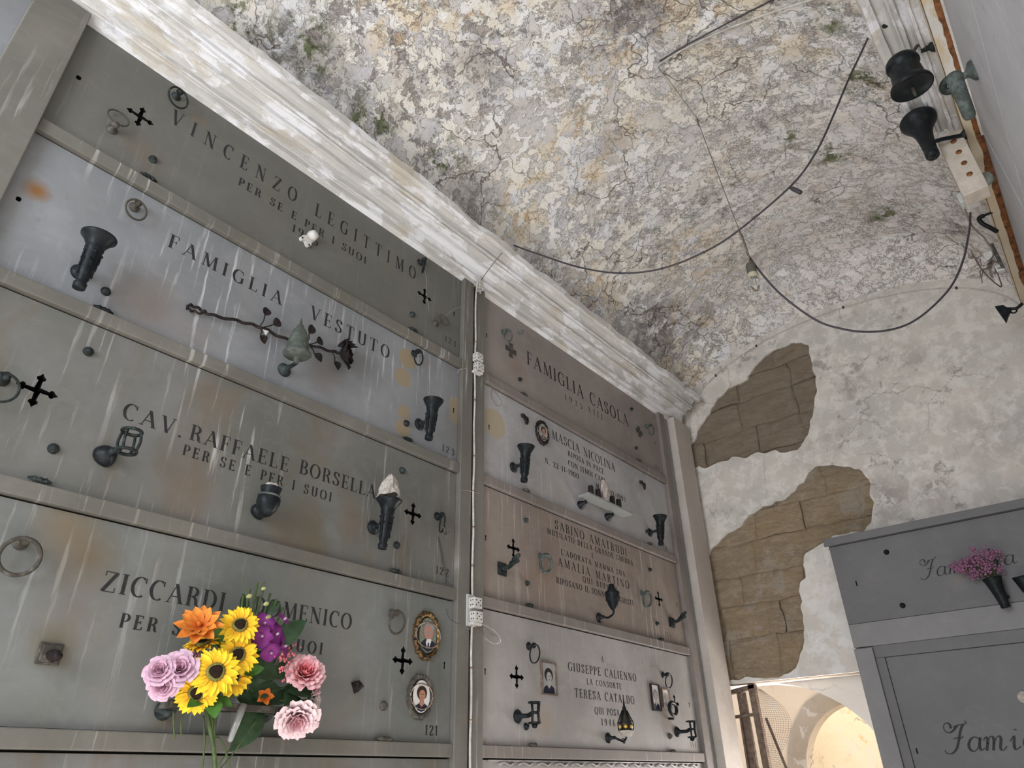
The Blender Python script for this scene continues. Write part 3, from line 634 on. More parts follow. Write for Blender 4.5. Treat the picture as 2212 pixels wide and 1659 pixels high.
# glyph: (width, [strokes]); stroke: ('s', x0,y0,x1,y1, width) or ('c', points) or ('f', x, y, halfwidth) serif
K, T = THK, THN
G = {
 'A': (.80, [('s', .08, 0, .41, 1, T), ('s', .39, 1, .70, 0, K), ('s', .20, .34, .60, .34, T), ('f', .08, 0, .11), ('f', .70, 0, .13)]),
 'B': (.66, [('s', .17, 0, .17, 1, K), ('c', [(.17, .98)] + arcs(.30, .745, .22, .235, 90, -90) + [(.17, .51)]), ('c', [(.17, .51)] + arcs(.32, .265, .26, .245, 90, -90) + [(.17, .02)]), ('f', .10, 0, .08), ('f', .10, 1, .08)]),
 'C': (.74, [('c', arcs(.42, .5, .32, .49, 55, 305, 22)), ('s', .66, .72, .66, .98, T), ('s', .62, .86, .66, .72, T)]),
 'D': (.76, [('s', .17, 0, .17, 1, K), ('c', [(.17, .98)] + arcs(.32, .5, .34, .48, 90, -90, 20) + [(.17, .02)]), ('f', .10, 0, .08), ('f', .10, 1, .08)]),
 'E': (.62, [('s', .17, 0, .17, 1, K), ('s', .10, .975, .54, .975, T), ('s', .10, .025, .57, .025, T), ('s', .17, .51, .44, .51, T), ('s', .54, .98, .54, .80, T), ('s', .57, .02, .57, .22, T), ('s', .44, .62, .44, .40, T), ('f', .10, 0, .08), ('f', .10, 1, .08)]),
 'F': (.58, [('s', .17, 0, .17, 1, K), ('s', .10, .975, .53, .975, T), ('s', .17, .51, .43, .51, T), ('s', .53, .98, .53, .78, T), ('s', .43, .62, .43, .40, T), ('f', .17, 0, .14), ('f', .10, 1, .08)]),
 'G': (.80, [('c', arcs(.42, .5, .32, .49, 55, 318, 22)), ('s', .66, .72, .66, .98, T), ('s', .66, 0.05, .66, .44, K * .9), ('f', .66, .44, .13)]),
 'I': (.34, [('s', .17, 0, .17, 1, K), ('f', .17, 0, .14), ('f', .17, 1, .14)]),
 'L': (.60, [('s', .17, 0, .17, 1, K), ('s', .10, .025, .56, .025, T), ('s', .56, .02, .56, .24, T), ('f', .17, 1, .14), ('f', .10, 0, .08)]),
 'M': (.98, [('s', .14, 0, .19, 1, T), ('s', .19, 1, .49, .06, K), ('s', .49, .04, .78, 1, T), ('s', .80, 1, .85, 0, K), ('f', .14, 0, .10), ('f', .85, 0, .14), ('f', .15, 1, .09), ('f', .82, 1, .10)]),
 'N': (.84, [('s', .17, 0, .17, 1, T), ('s', .17, 1, .69, .02, K), ('s', .69, 0, .69, 1, T), ('f', .17, 0, .11), ('f', .12, 1, .10), ('f', .69, 1, .11)]),
 'O': (.84, [('c', arcs(.42, .5, .33, .49, 0, 360, 30))]),
 'P': (.62, [('s', .17, 0, .17, 1, K), ('c', [(.17, .98)] + arcs(.30, .72, .25, .26, 90, -90) + [(.17, .46)]), ('f', .17, 0, .14), ('f', .10, 1, .08)]),
 'Q': (.84, [('c', arcs(.42, .5, .33, .49, 0, 360, 30)), ('c', [(.34, .10), (.44, .16), (.54, .02), (.66, -.16), (.78, -.12)])]),
 'R': (.72, [('s', .17, 0, .17, 1, K), ('c', [(.17, .98)] + arcs(.30, .74, .24, .24, 90, -90) + [(.17, .50)]), ('c', [(.34, .50), (.47, .42), (.53, .28), (.55, .12), (.62, .02), (.70, .06)]), ('f', .17, 0, .14), ('f', .10, 1, .08)]),
 'S': (.60, [('c', [(.49, .74), (.47, .86), (.39, .95), (.29, .975), (.18, .93), (.12, .82), (.13, .70), (.20, .60), (.30, .53), (.40, .45), (.48, .34), (.49, .20), (.43, .08), (.31, .02), (.20, .04), (.12, .12), (.09, .26)]), ('s', .50, .70, .50, .98, T), ('s', .09, .02, .09, .30, T)]),
 'T': (.70, [('s', .35, 0, .35, 1, K), ('s', .05, .975, .65, .975, T), ('s', .05, .98, .05, .76, T), ('s', .65, .98, .65, .76, T), ('f', .35, 0, .14)]),
 'U': (.80, [('s', .18, .30, .18, 1, K), ('c', [(.18, .34)] + arcs(.41, .26, .23, .24, 180, 360, 14) + [(.64, .34), (.64, 1)]), ('f', .18, 1, .14), ('f', .64, 1, .11)]),
 'V': (.78, [('s', .12, 1, .40, 0, K), ('s', .40, 0, .68, 1, T), ('f', .11, 1, .13), ('f', .68, 1, .11)]),
 'X': (.78, [('s', .12, 1, .64, 0, K), ('s', .64, 1, .12, 0, T), ('f', .12, 1, .13), ('f', .64, 0, .13), ('f', .64, 1, .10), ('f', .12, 0, .10)]),
 'Z': (.70, [('s', .60, .97, .12, .03, K), ('s', .12, .975, .62, .975, T), ('s', .10, .025, .62, .025, T), ('s', .12, .98, .12, .76, T), ('s', .62, .02, .62, .24, T)]),
 '0': (.66, [('c', arcs(.33, .5, .24, .49, 0, 360, 26))]),
 '1': (.40, [('s', .22, 0, .22, 1, K), ('s', .22, .98, .06, .80, T), ('f', .22, 0, .13)]),
 '2': (.60, [('c', [(.12, .72), (.13, .86), (.22, .96), (.33, .97), (.44, .90), (.48, .76), (.43, .60), (.32, .42), (.20, .24), (.10, .04)]), ('s', .10, .05, .52, .05, T * 1.8), ('s', .52, .03, .54, .22, T)]),
 '3': (.58, [('c', [(.12, .82), (.18, .93), (.30, .975), (.42, .90), (.45, .76), (.40, .62), (.26, .54), (.40, .47), (.48, .33), (.46, .15), (.34, .03), (.20, .03), (.10, .14)])]),
 '4': (.62, [('s', .42, 0, .42, 1, K * .9), ('s', .40, 1, .07, .30, T), ('s', .07, .29, .58, .29, T), ('f', .42, 0, .12)]),
 '5': (.58, [('s', .16, .96, .16, .54, T), ('s', .16, .94, .46, .94, T * 1.8), ('c', [(.16, .56), (.28, .62), (.40, .57), (.47, .42), (.46, .20), (.34, .04), (.20, .03), (.10, .13)])]),
 '6': (.62, [('c', [(.46, .88), (.36, .97), (.24, .90), (.14, .66), (.11, .38)] + arcs(.31, .28, .20, .26, 180, 540, 20))]),
 '7': (.58, [('s', .08, .94, .52, .94, T * 2), ('c', [(.52, .94), (.40, .66), (.30, .36), (.26, 0)])]),
 '9': (.62, [('c', [(.14, .10), (.26, .02), (.38, .10), (.48, .34), (.50, .60)] + arcs(.30, .71, .20, .26, 0, 360, 20))]),
 '.': (.26, [('s', .13, 0, .13, .13, .13)]), "'": (.22, [('s', .11, .80, .13, 1, .09)]), '-': (.46, [('s', .08, .42, .38, .42, .07)]), '=': (.40, [('s', .14, .45, .26, .45, .13)]),
 ' ': (.46, []),
}
def stroke_polys(st, wt):
    out = []
    if st[0] == 's':
        _, x0, y0, x1, y1, w = st; w = w * wt if w > .1 else w * max(wt, .8) * (1.35 if wt > 1.15 else 1)
        d = Vector((x1 - x0, y1 - y0)); L = d.length; d /= L
        if abs(d.y) > 0.4:  # cut horizontally
            hw = w / 2 / abs(d.y); out.append([(x0 - hw, y0), (x0 + hw, y0), (x1 + hw, y1), (x1 - hw, y1)])
        else:
            n = Vector((-d.y, d.x)) * w / 2; out.append([(x0 - n.x, y0 - n.y), (x1 - n.x, y1 - n.y), (x1 + n.x, y1 + n.y), (x0 + n.x, y0 + n.y)])
    elif st[0] == 'f':
        _, x, y, h = st; q = T * 0.9
        out.append([(x - h, y), (x + h, y), (x + h, y + q), (x - h, y + q)] if y < .5 else [(x - h, y - q), (x + h, y - q), (x + h, y), (x - h, y)])
    else:
        pts = [Vector(p) for p in st[1]]; L = []; Rr = []
        for i, p in enumerate(pts):
            d = pts[min(i + 1, len(pts) - 1)] - pts[max(i - 1, 0)]; d.normalize(); n = Vector((-d.y, d.x))
            w = (T + (K * wt - T) * abs(d.y) ** 1.6) / 2
            L.append(p + n * w); Rr.append(p - n * w)
        for i in range(len(pts) - 1): out.append([tuple(Rr[i]), tuple(Rr[i + 1]), tuple(L[i + 1]), tuple(L[i])])
    return out
SPACING = {'VINCENZO LEGITTIMO': .62, 'PER SE E PER I SUOI': .28, 'FAMIGLIA': .30, 'VESTUTO': .28, 'FAMIGLIA CASOLA': .14, 'CAV.': .20, 'RAFFAELE': .14, 'BORSELLA': .12, 'N. 22-11-1900': .16, 'RIPOSA IN PACE': .16}
def inscribe(parent, text, a0, a1, base, h, F=FL, depth=0.0, cond=0.8, mat='letter', weight=1.0, name='inscription', vary=0):
    ws = [G[c][0] for c in text]; tot = a1 - a0; gap = SPACING.get(text, 0.10)
    if len(text) > 1:
        cond = min(1.12, tot / (h * (sum(ws) + gap * (len(text) - 1)))); sp = (tot - sum(ws) * h * cond) / (len(text) - 1)
    else: sp = 0
    if h < .05: weight *= 1.2
    m = MB(); x = a0; q = 0
    for c, wd in zip(text, ws):
        for st in G[c][1]:
            for P in stroke_polys(st, weight):
                q += 1; dd = depth + 0.0006 + (q % 7) * 0.00003
                pts = [(x + px * h * cond, base + py * h) for px, py in P]
                ar = sum(pts[i][0] * pts[(i + 1) % 4][1] - pts[(i + 1) % 4][0] * pts[i][1] for i in range(4))
                if ar < 0: pts = pts[::-1]
                m.add([F(a, b, dd) for a, b in pts], [(0, 1, 2, 3)])
        x += wd * h * cond + sp
    return m.build(name, mat, parent, recalc=False)

# ------------------------------------------------------------------ slabs
def cross_poly(cy, cz, L=0.058, w=0.0065):
    arm = [(w, w * 1.6), (w, .56 * L), (.20 * L, .60 * L), (.23 * L, .74 * L), (.12 * L, .82 * L), (0, L), (-.12 * L, .82 * L), (-.23 * L, .74 * L), (-.20 * L, .60 * L), (-w, .56 * L)]
    out = []
    for k_ in range(4):
        a = -PI / 2 * k_; ca, sa = math.cos(a), math.sin(a)
        A = arm[::-1]
        for (px, py) in A: out.append((cy + px * ca - py * sa, cz + px * sa + py * ca))
        out = out
    # clockwise order of arms as built: start top, then right, bottom, left
    return out
def keyhole(cy, cz): return [(cy - .0035, cz - .014), (cy + .0035, cz - .014), (cy + .003, cz + .004), (cy + .006, cz + .012), (cy, cz + .017), (cy - .006, cz + .012), (cy - .003, cz + .004)]
def roundhole(cy, cz, r): return [(cy + r * math.cos(i * PI / 4) * (1 + .3 * (i % 2)), cz + r * 1.3 * math.sin(i * PI / 4)) for i in range(8)]
def slab(z0, z1, y0, y1, mat, label, holes=(), x1=0.0):
    m = MB(); g_ = 0.002
    m.poly([[(y0 + g_, z0 + g_), (y1 - g_, z0 + g_), (y1 - g_, z1 - .007), (y0 + g_, z1 - .007)]] + [list(h) for h in holes], FL, x1 - 0.03, x1, 0, 1)
    o = m.build('tomb_slab', [mat, 'black']); return tag(o, label, 'tomb slab', 'marble tomb slabs on the left wall')  # black sides paint shade into the cut holes and gaps
def studs(parent, pts, r=0.014, mat='verdigris', F='L'):
    for (a, z) in pts:
        m = MB(); ax = (1, 0, 0) if F == 'L' else (0, -1, 0); c = (0, a, z) if F == 'L' else (a, 5.15, z)
        m.lathe([(r * 1.25, 0), (r * 1.25, .004), (r, .006), (r * .92, .013), (r * .5, .019), (r * .12, .021)], c, ax, 14)
        m.build('stud', mat, parent)
def clamps(parent, pts, mat='verdigris', w=0.034):
    for (a, z) in pts:
        m = MB()
        m.tube([(0.012, a - w, z + .001), (0.016, a - w * .5, z), (0.018, a, z), (0.016, a + w * .5, z), (0.012, a + w, z)], [.003, .008, .007, .008, .003], 8)
        for q in (-.45, 0, .45): m.torus((0.016, a + w * q, z), (0, 1, 0), .0085, .002, 0, 12, 6)
        m.build('clamp', mat, parent)

s124 = slab(*ROWS[0], C0, C1, 's124', 'dark olive-grey slab numbered 124, top of the near column', [roundhole(.259, 4.035, .009), cross_poly(.501, 4.035), cross_poly(2.132, 4.034), keyhole(2.375, 4.038)])
inscribe(s124, 'VINCENZO LEGITTIMO', 0.610, 2.055, 4.105, .086, cond=.80, weight=1.05)
inscribe(s124, 'PER SE E PER I SUOI', 0.955, 1.705, 4.001, .048, cond=.75, weight=1.0)
inscribe(s124, '1935', 1.255, 1.410, 3.925, .048, cond=.8, weight=.9, name='date')
inscribe(s124, '124', 2.305, 2.400, 3.812, .040, weight=.7, name='slab_number', mat='letter_worn')
studs(s124, [(.597, 3.859), (2.048, 3.857)]); clamps(s124, [(.600, 3.752), (2.055, 3.752)])
s123 = slab(*ROWS[1], C0, C1, 's123', 'blue-grey slab numbered 123 with round ochre glue spots', [roundhole(.250, 3.373, .008), keyhole(2.395, 3.393)])
inscribe(s123, 'FAMIGLIA', .745, 1.275, 3.490, .068, cond=.82)
inscribe(s123, 'VESTUTO', 1.425, 1.915, 3.503, .074, cond=.80)
inscribe(s123, '123', 2.315, 2.410, 3.122, .040, weight=.8, name='slab_number')
studs(s123, [(.594, 3.172), (2.058, 3.186)], mat='bronze'); clamps(s123, [(.603, 3.090), (2.067, 3.096)], mat='bronze')
s122 = slab(*ROWS[2], C0, C1, 's122', 'stained warm grey slab numbered 122 whose inscription starts CAV.', [cross_poly(.503, 2.721, .062), cross_poly(2.140, 2.730)])
inscribe(s122, 'CAV.', .765, .985, 2.722, .063, cond=.80)
inscribe(s122, 'RAFFAELE', 1.010, 1.440, 2.727, .063, cond=.78)
inscribe(s122, 'BORSELLA', 1.490, 1.905, 2.740, .063, cond=.76)
inscribe(s122, 'PER SE E PER I SUOI', 1.000, 1.668, 2.661, .042, cond=.78)
inscribe(s122, '122', 2.305, 2.395, 2.475, .038, weight=.8, name='slab_number')
studs(s122, [(.604, 2.917), (.601, 2.547), (2.052, 2.926), (2.049, 2.555)]); clamps(s122, [(.591, 2.434), (2.043, 2.434)])
s121 = slab(*ROWS[3], C0, C1, 's121', 'pale grey slab numbered 121 behind the bright bouquet', [cross_poly(2.130, 2.066, .060), keyhole(2.384, 2.070)])
inscribe(s121, 'ZICCARDI', .850, 1.275, 2.144, .064, cond=.82, weight=1.05)
inscribe(s121, 'DOMENICO', 1.385, 1.840, 2.155, .062, cond=.80, weight=1.05)
inscribe(s121, 'PER SE E PER I SUOI', .935, 1.712, 2.045, .044, cond=.80, weight=1.05)
inscribe(s121, '121', 2.278, 2.355, 1.783, .040, weight=1.0, name='slab_number')
studs(s121, [(2.039, 1.882)], mat='dusty', r=.015); clamps(s121, [(2.045, 1.762)], mat='dusty', w=.045)
m = MB().lathe([(.022, 0), (.024, .006), (.018, .014), (.021, .022), (.010, .030)], (0, 1.889, 1.945), (1, 0, 0), 7, wob=.25); m.build('rusted_stud', 'browniron', s121)

s117 = slab(*ROWS[0], C2, C3, 's117', 'brown-grey slab dated 1935 XIII, top of the far column', [keyhole(2.666, 4.032), keyhole(4.760, 4.021)])
inscribe(s117, 'FAMIGLIA CASOLA', 3.065, 4.345, 4.012, .104, cond=.62, weight=.95)
inscribe(s117, '1935', 3.485, 3.700, 3.915, .046, cond=.8, weight=.8, name='date')
inscribe(s117, 'XIII', 3.770, 3.960, 3.930, .046, cond=.8, weight=.8, name='date')
inscribe(s117, '117', 4.690, 4.770, 3.775, .038, weight=.7, name='slab_number', mat='letter_worn')
studs(s117, [(2.984, 3.852), (4.416, 3.858), (4.415, 4.202)], r=.012); clamps(s117, [(3.009, 3.748), (4.42, 3.748)], mat='dusty')
for (a, z, s_) in ((2.900, 4.035, .052), (4.501, 4.030, .045)):
    w_ = .013; L_ = s_
    P = [(a - w_, z + w_), (a - w_ * 1.4, z + L_), (a + w_ * 1.4, z + L_), (a + w_, z + w_), (a + L_, z + w_ * 1.4), (a + L_, z - w_ * 1.4), (a + w_, z - w_), (a + w_ * 1.4, z - L_), (a - w_ * 1.4, z - L_), (a - w_, z - w_), (a - L_, z - w_ * 1.4), (a - L_, z + w_ * 1.4)]
    MB().poly([P[::-1]], FL, 0, .006).build('cross', 'dusty', s117, bevel=.002)
s116 = slab(*ROWS[1], C2, C3, 's116', 'speckled white slab dated 1900 and 1993, second in the far column', [keyhole(2.69, 3.40)])
inscribe(s116, 'MASCIA NICOLINA', 3.305, 4.070, 3.546, .066, cond=.62, mat='letter_worn')
inscribe(s116, 'RIPOSA IN PACE', 3.480, 3.910, 3.482, .038, cond=.66, mat='letter_worn')
inscribe(s116, 'CON ITUOI CARI', 3.475, 3.915, 3.413, .038, cond=.66, mat='letter_worn')
inscribe(s116, 'N. 22-11-1900', 3.220, 3.590, 3.346, .038, cond=.66, mat='letter_worn', name='date')
inscribe(s116, 'M. 30-12-1993', 3.790, 4.175, 3.344, .038, cond=.66, mat='letter_worn', name='date')
inscribe(s116, '116', 4.655, 4.735, 3.108, .036, weight=.7, mat='letter_worn', name='slab_number')
studs(s116, [(4.429, 3.185)], r=.010); clamps(s116, [(3.006, 3.094), (4.44, 3.094)], mat='dusty')
for (a, z) in ((2.78, 3.42), (2.83, 3.36), (2.74, 3.37)): pass
s115 = slab(*ROWS[2], C2, C3, 's115', 'rosy brown slab with seven worn text lines, numbered 115', [cross_poly(2.893, 2.727), cross_poly(4.497, 2.712), keyhole(2.663, 2.732), keyhole(4.761, 2.712)])
LW = 'letter_worn'
inscribe(s115, 'SABINO AMATRUDI', 3.290, 4.115, 2.935, .056, cond=.68, mat=LW)
inscribe(s115, 'MUTILATO DELLA GRANDE GUERRA', 3.210, 4.185, 2.885, .036, cond=.62, mat=LW)
inscribe(s115, 'E', 3.675, 3.700, 2.833, .034, mat=LW)
inscribe(s115, "L'ADORATA MAMMA SUA", 3.340, 4.065, 2.786, .036, cond=.66, mat=LW)
inscribe(s115, 'AMALIA MARTINO', 3.305, 4.105, 2.712, .052, cond=.70, mat=LW)
inscribe(s115, 'QUI RIUNITI', 3.555, 3.945, 2.662, .036, cond=.68, mat=LW)
inscribe(s115, 'RIPOSANO IL SONNO DEI GIUSTI', 3.280, 4.135, 2.606, .036, cond=.62, mat=LW)
inscribe(s115, '115', 4.525, 4.605, 2.462, .036, weight=.7, mat=LW, name='slab_number')
studs(s115, [(3.007, 2.916), (3.004, 2.554), (4.411, 2.902), (4.421, 2.534)], r=.012); clamps(s115, [(3.007, 2.434), (4.439, 2.430)])
s114 = slab(*ROWS[3], C2, C3, 's114', 'grey-white slab with framed photos and a lantern, numbered 114', [cross_poly(2.901, 2.066), cross_poly(4.546, 2.039), keyhole(2.662, 2.069), keyhole(4.749, 2.043)])
inscribe(s114, 'A', 3.695, 3.728, 2.212, .036, mat=LW)
inscribe(s114, 'GIUSEPPE CALIENNO', 3.350, 4.078, 2.136, .046, cond=.66, mat=LW)
inscribe(s114, 'LA CONSORTE', 3.525, 3.892, 2.079, .032, cond=.72, mat=LW)
inscribe(s114, 'TERESA CATALDO', 3.400, 4.028, 2.004, .046, cond=.70, mat=LW)
inscribe(s114, 'QUI POSA', 3.585, 3.845, 1.930, .036, cond=.75, mat=LW)
inscribe(s114, '1946', 3.645, 3.790, 1.874, .036, cond=.8, mat=LW, name='date')
inscribe(s114, '114', 4.690, 4.770, 1.785, .034, weight=.7, mat=LW, name='slab_number')
studs(s114, [(4.419, 1.843)], r=.015, mat='dusty'); studs(s114, [(2.965, 1.842)], r=.014, mat='bronze'); clamps(s114, [(3.003, 1.762), (4.417, 1.758)], mat='dusty')
# slabs only partly in view
slab(*ROWS[0], -2.0, 0.028, 's123', 'bluish slab beyond the wide pilaster in the upper corner')
slab(*ROWS[1], -2.0, 0.028, 's122', 'slab under the bluish one beyond the wide pilaster')
slab(1.09, 1.701, C0, C1, 's122', 'drip-streaked slab under the ledge below number 121')
o = slab(1.09, 1.701, C2, C3, 's114', 'slab with carved border under slab 114')
m = MB()
for a in range(14):
    y_ = 2.75 + a * .145; m.tube([(0.004, y_, 1.675), (0.006, y_ + .04, 1.685), (0.006, y_ + .08, 1.672), (0.004, y_ + .11, 1.683)], .006, 6)
m.tube([(0.003, 2.68, 1.692), (.003, 4.78, 1.692)], .004, 6); m.build('carved_border', 's114', o)
k2 = k
for (y0, y1) in ((-2.0, 0.028),):
    bar('trim_%d' % k, y0, y1, 3.681, 3.739, 0.022, 'frame'); k += 1

# ------------------------------------------------------------------ fittings
def ring_handle(label, y, z, R=0.045, mat='bronze', x_tilt=0.0, up=False, rt=0.0042, out=0.036, group='ring handles on the slabs', rmat=None, yaw=0.0, ctr=None):
    o = mount('bronze_ring', label, 'wall ring', (0, y, z), 'L', group)
    MB().lathe([(.021, 0), (.021, .004), (.014, .008), (.009, .014), (.008, out - .008)], (0, 0, 0), (0, 0, 1), 16).build('rosette', mat, o)
    MB().ball((0, 0, out), .0145, axis=(0, 0, 1)).build('knob', mat, o)
    s = 1 if up else -1
    c = Vector((R * .25 * math.sin(x_tilt) * 4, s * R * .92, out + (0.004 if not up else .02)))
    if ctr: c = Vector(ctr)
    n = Vector((math.sin(yaw), 0.25 * (1 if up else -1) * 0.8, math.cos(yaw)))
    MB().torus(c, n, R, rt, 0, 36, 8).build('ring', rmat or mat, o)
    return o
RG = 'ring handles on the slabs'
ring_handle('dark ring at the first large letter V on slab 124', .601, 4.262, mat='verdigris', yaw=.2)
o = ring_handle('thin ring standing up left of the cut cross on slab 124', .425, 3.885, .040, 'dusty', up=True, rt=.0035, ctr=(.002, .055, .022))
ring_handle('dark ring at the last large letter O on slab 124', 2.080, 4.252, yaw=.9)
ring_handle('thin ring turned up near number 124', 2.225, 3.892, .036, 'dusty', up=True, rt=.003, ctr=(.050, .042, .020))
ring_handle('small brown ring above the torch beside FAMIGLIA', .590, 3.585, .040, 'dusty', yaw=.15)
ring_handle('dark ring on the topmost ochre spot of slab 123', 2.080, 3.616, .042, yaw=.3)
ring_handle('ring knob cut by the photo edge beside the first large cross', .405, 2.716, .045, 'verdigris')
o = ring_handle('ring with wire loops beside number 122', 2.300, 2.758, .046, 'bronze', yaw=.6)
MB().torus((.022, -.075, .036), (.5, .1, 1), .022, .0022).build('wire_loop', 'cable', o)
MB().torus((.020, -.062, .046), (.1, .6, 1), .026, .0018).build('wire_loop', 'cord', o)
m = MB()
for q in range(17): m.torus((.006 + q * .003, -.11 - q * .0095, .012), (1, .3, 0) if q % 2 else (0, .3, 1), .0052, .0013, 0, 8, 4)
m.tube([(.056, -.27, .012), (.066, -.285, .011), (.069, -.31, .011), (.062, -.325, .011)], .0022, 6); m.build('chain', 'cable', o)
ring_handle('large pale ring at the left photo edge on slab 121', .601, 2.240, .052, 'dusty', rt=.0065)
ring_handle('plain pale ring next to the portrait of the smiling man', 2.050, 2.250, .046, 'dusty', rt=.005, yaw=.1)
ring_handle('green ring above the flat cross near the divider, slab dated 1935', 2.828, 4.138, .040, 'green_bronze')
ring_handle('pale green ring at the far edge of the slab dated 1935', 4.640, 4.130, .045, 'green_bronze')
ring_handle('thick grey-green ring left of the text on slab 115', 3.135, 2.730, .050, 'green_bronze', rt=.009)
ring_handle('thick grey-green ring right of the text on slab 115', 4.262, 2.712, .050, 'green_bronze', rt=.009)
ring_handle('dark iron ring above the first framed photo', 3.005, 2.225, .046, 'bronze', yaw=.1)
ring_handle('dark iron ring above the pair of small photos', 4.425, 2.206, .044, 'bronze')

def clasp_ring(label, y, z):
    o = mount('ring_clasp', label, 'ring clasp', (0, y, z), 'L', 'small twisted clasps on the speckled slab')
    MB().lathe([(.014, 0), (.014, .006), (.008, .018)], (0, .02, 0), (0, 0, 1), 12).build('rosette', 'verdigris', o)
    m = MB().torus((0, 0, .022), (.3, .2, 1), .020, .006, 0, 20, 8); m.torus((.018, -.016, .024), (.4, -.2, 1), .021, .006, 0, 20, 8); m.build('double_ring', 'browniron', o)
clasp_ring('twisted double clasp just left of the small oval portrait', 3.000, 3.575)
clasp_ring('twisted double clasp right of the shelf with candle stubs', 4.425, 3.555)
o = mount('wall_hook', 'tiny green hook right of the green ring, slab dated 1935', 'hook', (0, 2.990, 4.215), 'L')
MB().lathe([(.012, 0), (.012, .004), (.004, .008), (.004, .02)], (0, 0, 0), (0, 0, 1), 12).build('plate', 'green_bronze', o)
MB().tube(smooth_path([(0, 0, .018), (0, .008, .03), (0, .002, .042), (0, -.012, .036), (.002, -.02, .026)]), .0035, 6).build('hook_arm', 'green_bronze', o)

def torch(label, y, z, mat='bronze', group='bronze torch holders on the slabs', wide=False, side='L', loc=None, tilt=0.10, body_dy=-.005):
    """flower torch: rosette on the wall, short arm, tapering body with reliefs and flared bowl"""
    o = mount('torch_holder', label, 'torch holder', loc or (0, y, z), side, group)
    MB().lathe([(.030, 0), (.032, .005), (.026, .012), (.020, .017), (.013, .020), (.010, .030), (.010, .085)], (0, 0, 0), (0, 0, 1), 24).build('wall_rosette', mat, o)
    ax = Vector((0.0, 1, tilt)).normalized(); c = Vector((body_dy, -.018, .095))
    rim = .052 if not wide else .058
    prof = [(.016, -.100), (.020, -.098), (.0215, -.078), (.0165, -.072), (.0175, -.066), (.0200, -.058), (.0225, -.02), (.0265, .035), (.029, .060), (.0315, .066), (.030, .073), (.035, .085), (.044, .102), (rim, .116), (rim + .001, .122), (rim - .006, .122), (.030, .09), (.01, .088)]
    MB().lathe(prof, c, ax, 28).build('body', mat, o)
    body = [c for c in COL.objects if c.parent == o][-1]
    m = MB(); u, v, n = basis(ax)
    for q in range(5):   # relief swags and panels around the body
        t = 2 * PI * q / 5 + .3; d = u * math.cos(t) + v * math.sin(t)
        for hh in (-.035, -.005, .025):
            m.obox(c + n * hh + d * (.0235 + (hh + .04) * .07), (n, n.cross(d), d), (.013, .0035, .003))
        m.ball(c + n * .045 + d * .029, .006, 0, 8, 6)
        m.torus(c + n * .015 + d * .026, d, .008, .002, 0, 10, 5)
    m.build('relief', mat, body)
    return o
torch('large bronze torch with wide bowl beside the word FAMIGLIA, on the blue-grey slab', .497, 3.199, wide=True)
o = torch('empty bronze torch just above number 123', 2.145, 3.213)
o = torch('bronze torch stuffed with crumpled cloth, on slab 122', 1.904, 2.604, wide=True)
m = MB(); random.seed(3)
def cloth(s, t):
    a = 2 * PI * s; r = .046 * (1 - t) ** .6 * (1 + .22 * math.sin(5 * a + 6 * t) + .1 * math.sin(11 * a)) + .003
    return (-.005 + r * math.cos(a), .118 + .105 * t + .006 * math.sin(4 * a), .105 + r * math.sin(a))
m.grid(cloth, 36, 12); c_ = m.build('crumpled_wrapping', 'cloth')
tag(c_, 'crumpled pale cloth stuffed in the torch on slab 122', 'cloth'); c_.matrix_world = o.matrix_world.copy()
torch('bronze torch left of N. 22-11-1900', 2.902, 3.213)
torch('bronze torch at the far edge above number 116', 4.475, 3.190)

# bell-shaped lamp on the VESTUTO slab
o = mount('bell_lamp', 'green bell-shaped lamp with a spike beside the bronze rose branch', 'wall lamp', (0, 1.343, 3.177), 'L')
MB().lathe([(.030, 0), (.032, .005), (.022, .014), (.012, .02), (.010, .05)], (0, 0, 0), (0, 0, 1), 24).build('wall_rosette', 'verdigris', o)
MB().tube(smooth_path([(0, 0, .04), (.004, .004, .07), (-.004, -.002, .098), (-.010, .01, .112)]), .009, 10).build('arm', 'verdigris', o)
MB().lathe([(.012, -.026), (.012, -.004), (.018, .0), (.052, .006), (.060, .014), (.060, .022), (.050, .034), (.046, .060), (.040, .095), (.028, .130), (.014, .150), (.015, .156), (.008, .160), (.004, .188), (.0, .198)], (-.018, .008, .118), (-.06, 1, .04), 26).build('bell_shade', mat_bronze('olive_bronze', (0.07, 0.08, 0.07), (0.12, 0.13, 0.115), .5, .2), o)
MB().ball((.012, .092, .148), .004).build('rivet', 'ceramic', o)

# cage lamp
o = mount('cage_holder', 'oval bronze cage holder left of PER SE, on the warm grey slab', 'lamp holder', (0, .752, 2.572), 'L')
MB().lathe([(.036, 0), (.038, .006), (.032, .02), (.018, .034), (.010, .04), (.010, .07)], (0, 0, 0), (0, 0, 1), 24, wob=.05).build('wall_rosette', 'bronze', o)
m = MB()
cc = Vector((.030, .035, .095))
for hh, rr in ((-.036, .030), (.036, .030)): m.torus(cc + Vector((0, hh, 0)), (0, 1, 0), rr, .006, 0, 24, 8)
for q in range(4):
    t = PI / 4 + q * PI / 2; d = Vector((math.cos(t), 0, math.sin(t)))
    m.tube(smooth_path([cc + d * .030 + Vector((0, -.036, 0)), cc + d * .036, cc + d * .030 + Vector((0, .036, 0))]), .005, 8)
m.tube([(0, 0, .06), tuple(cc + Vector((-.02, -.036, 0)))], .007, 8); m.build('cage', 'verdigris', o)

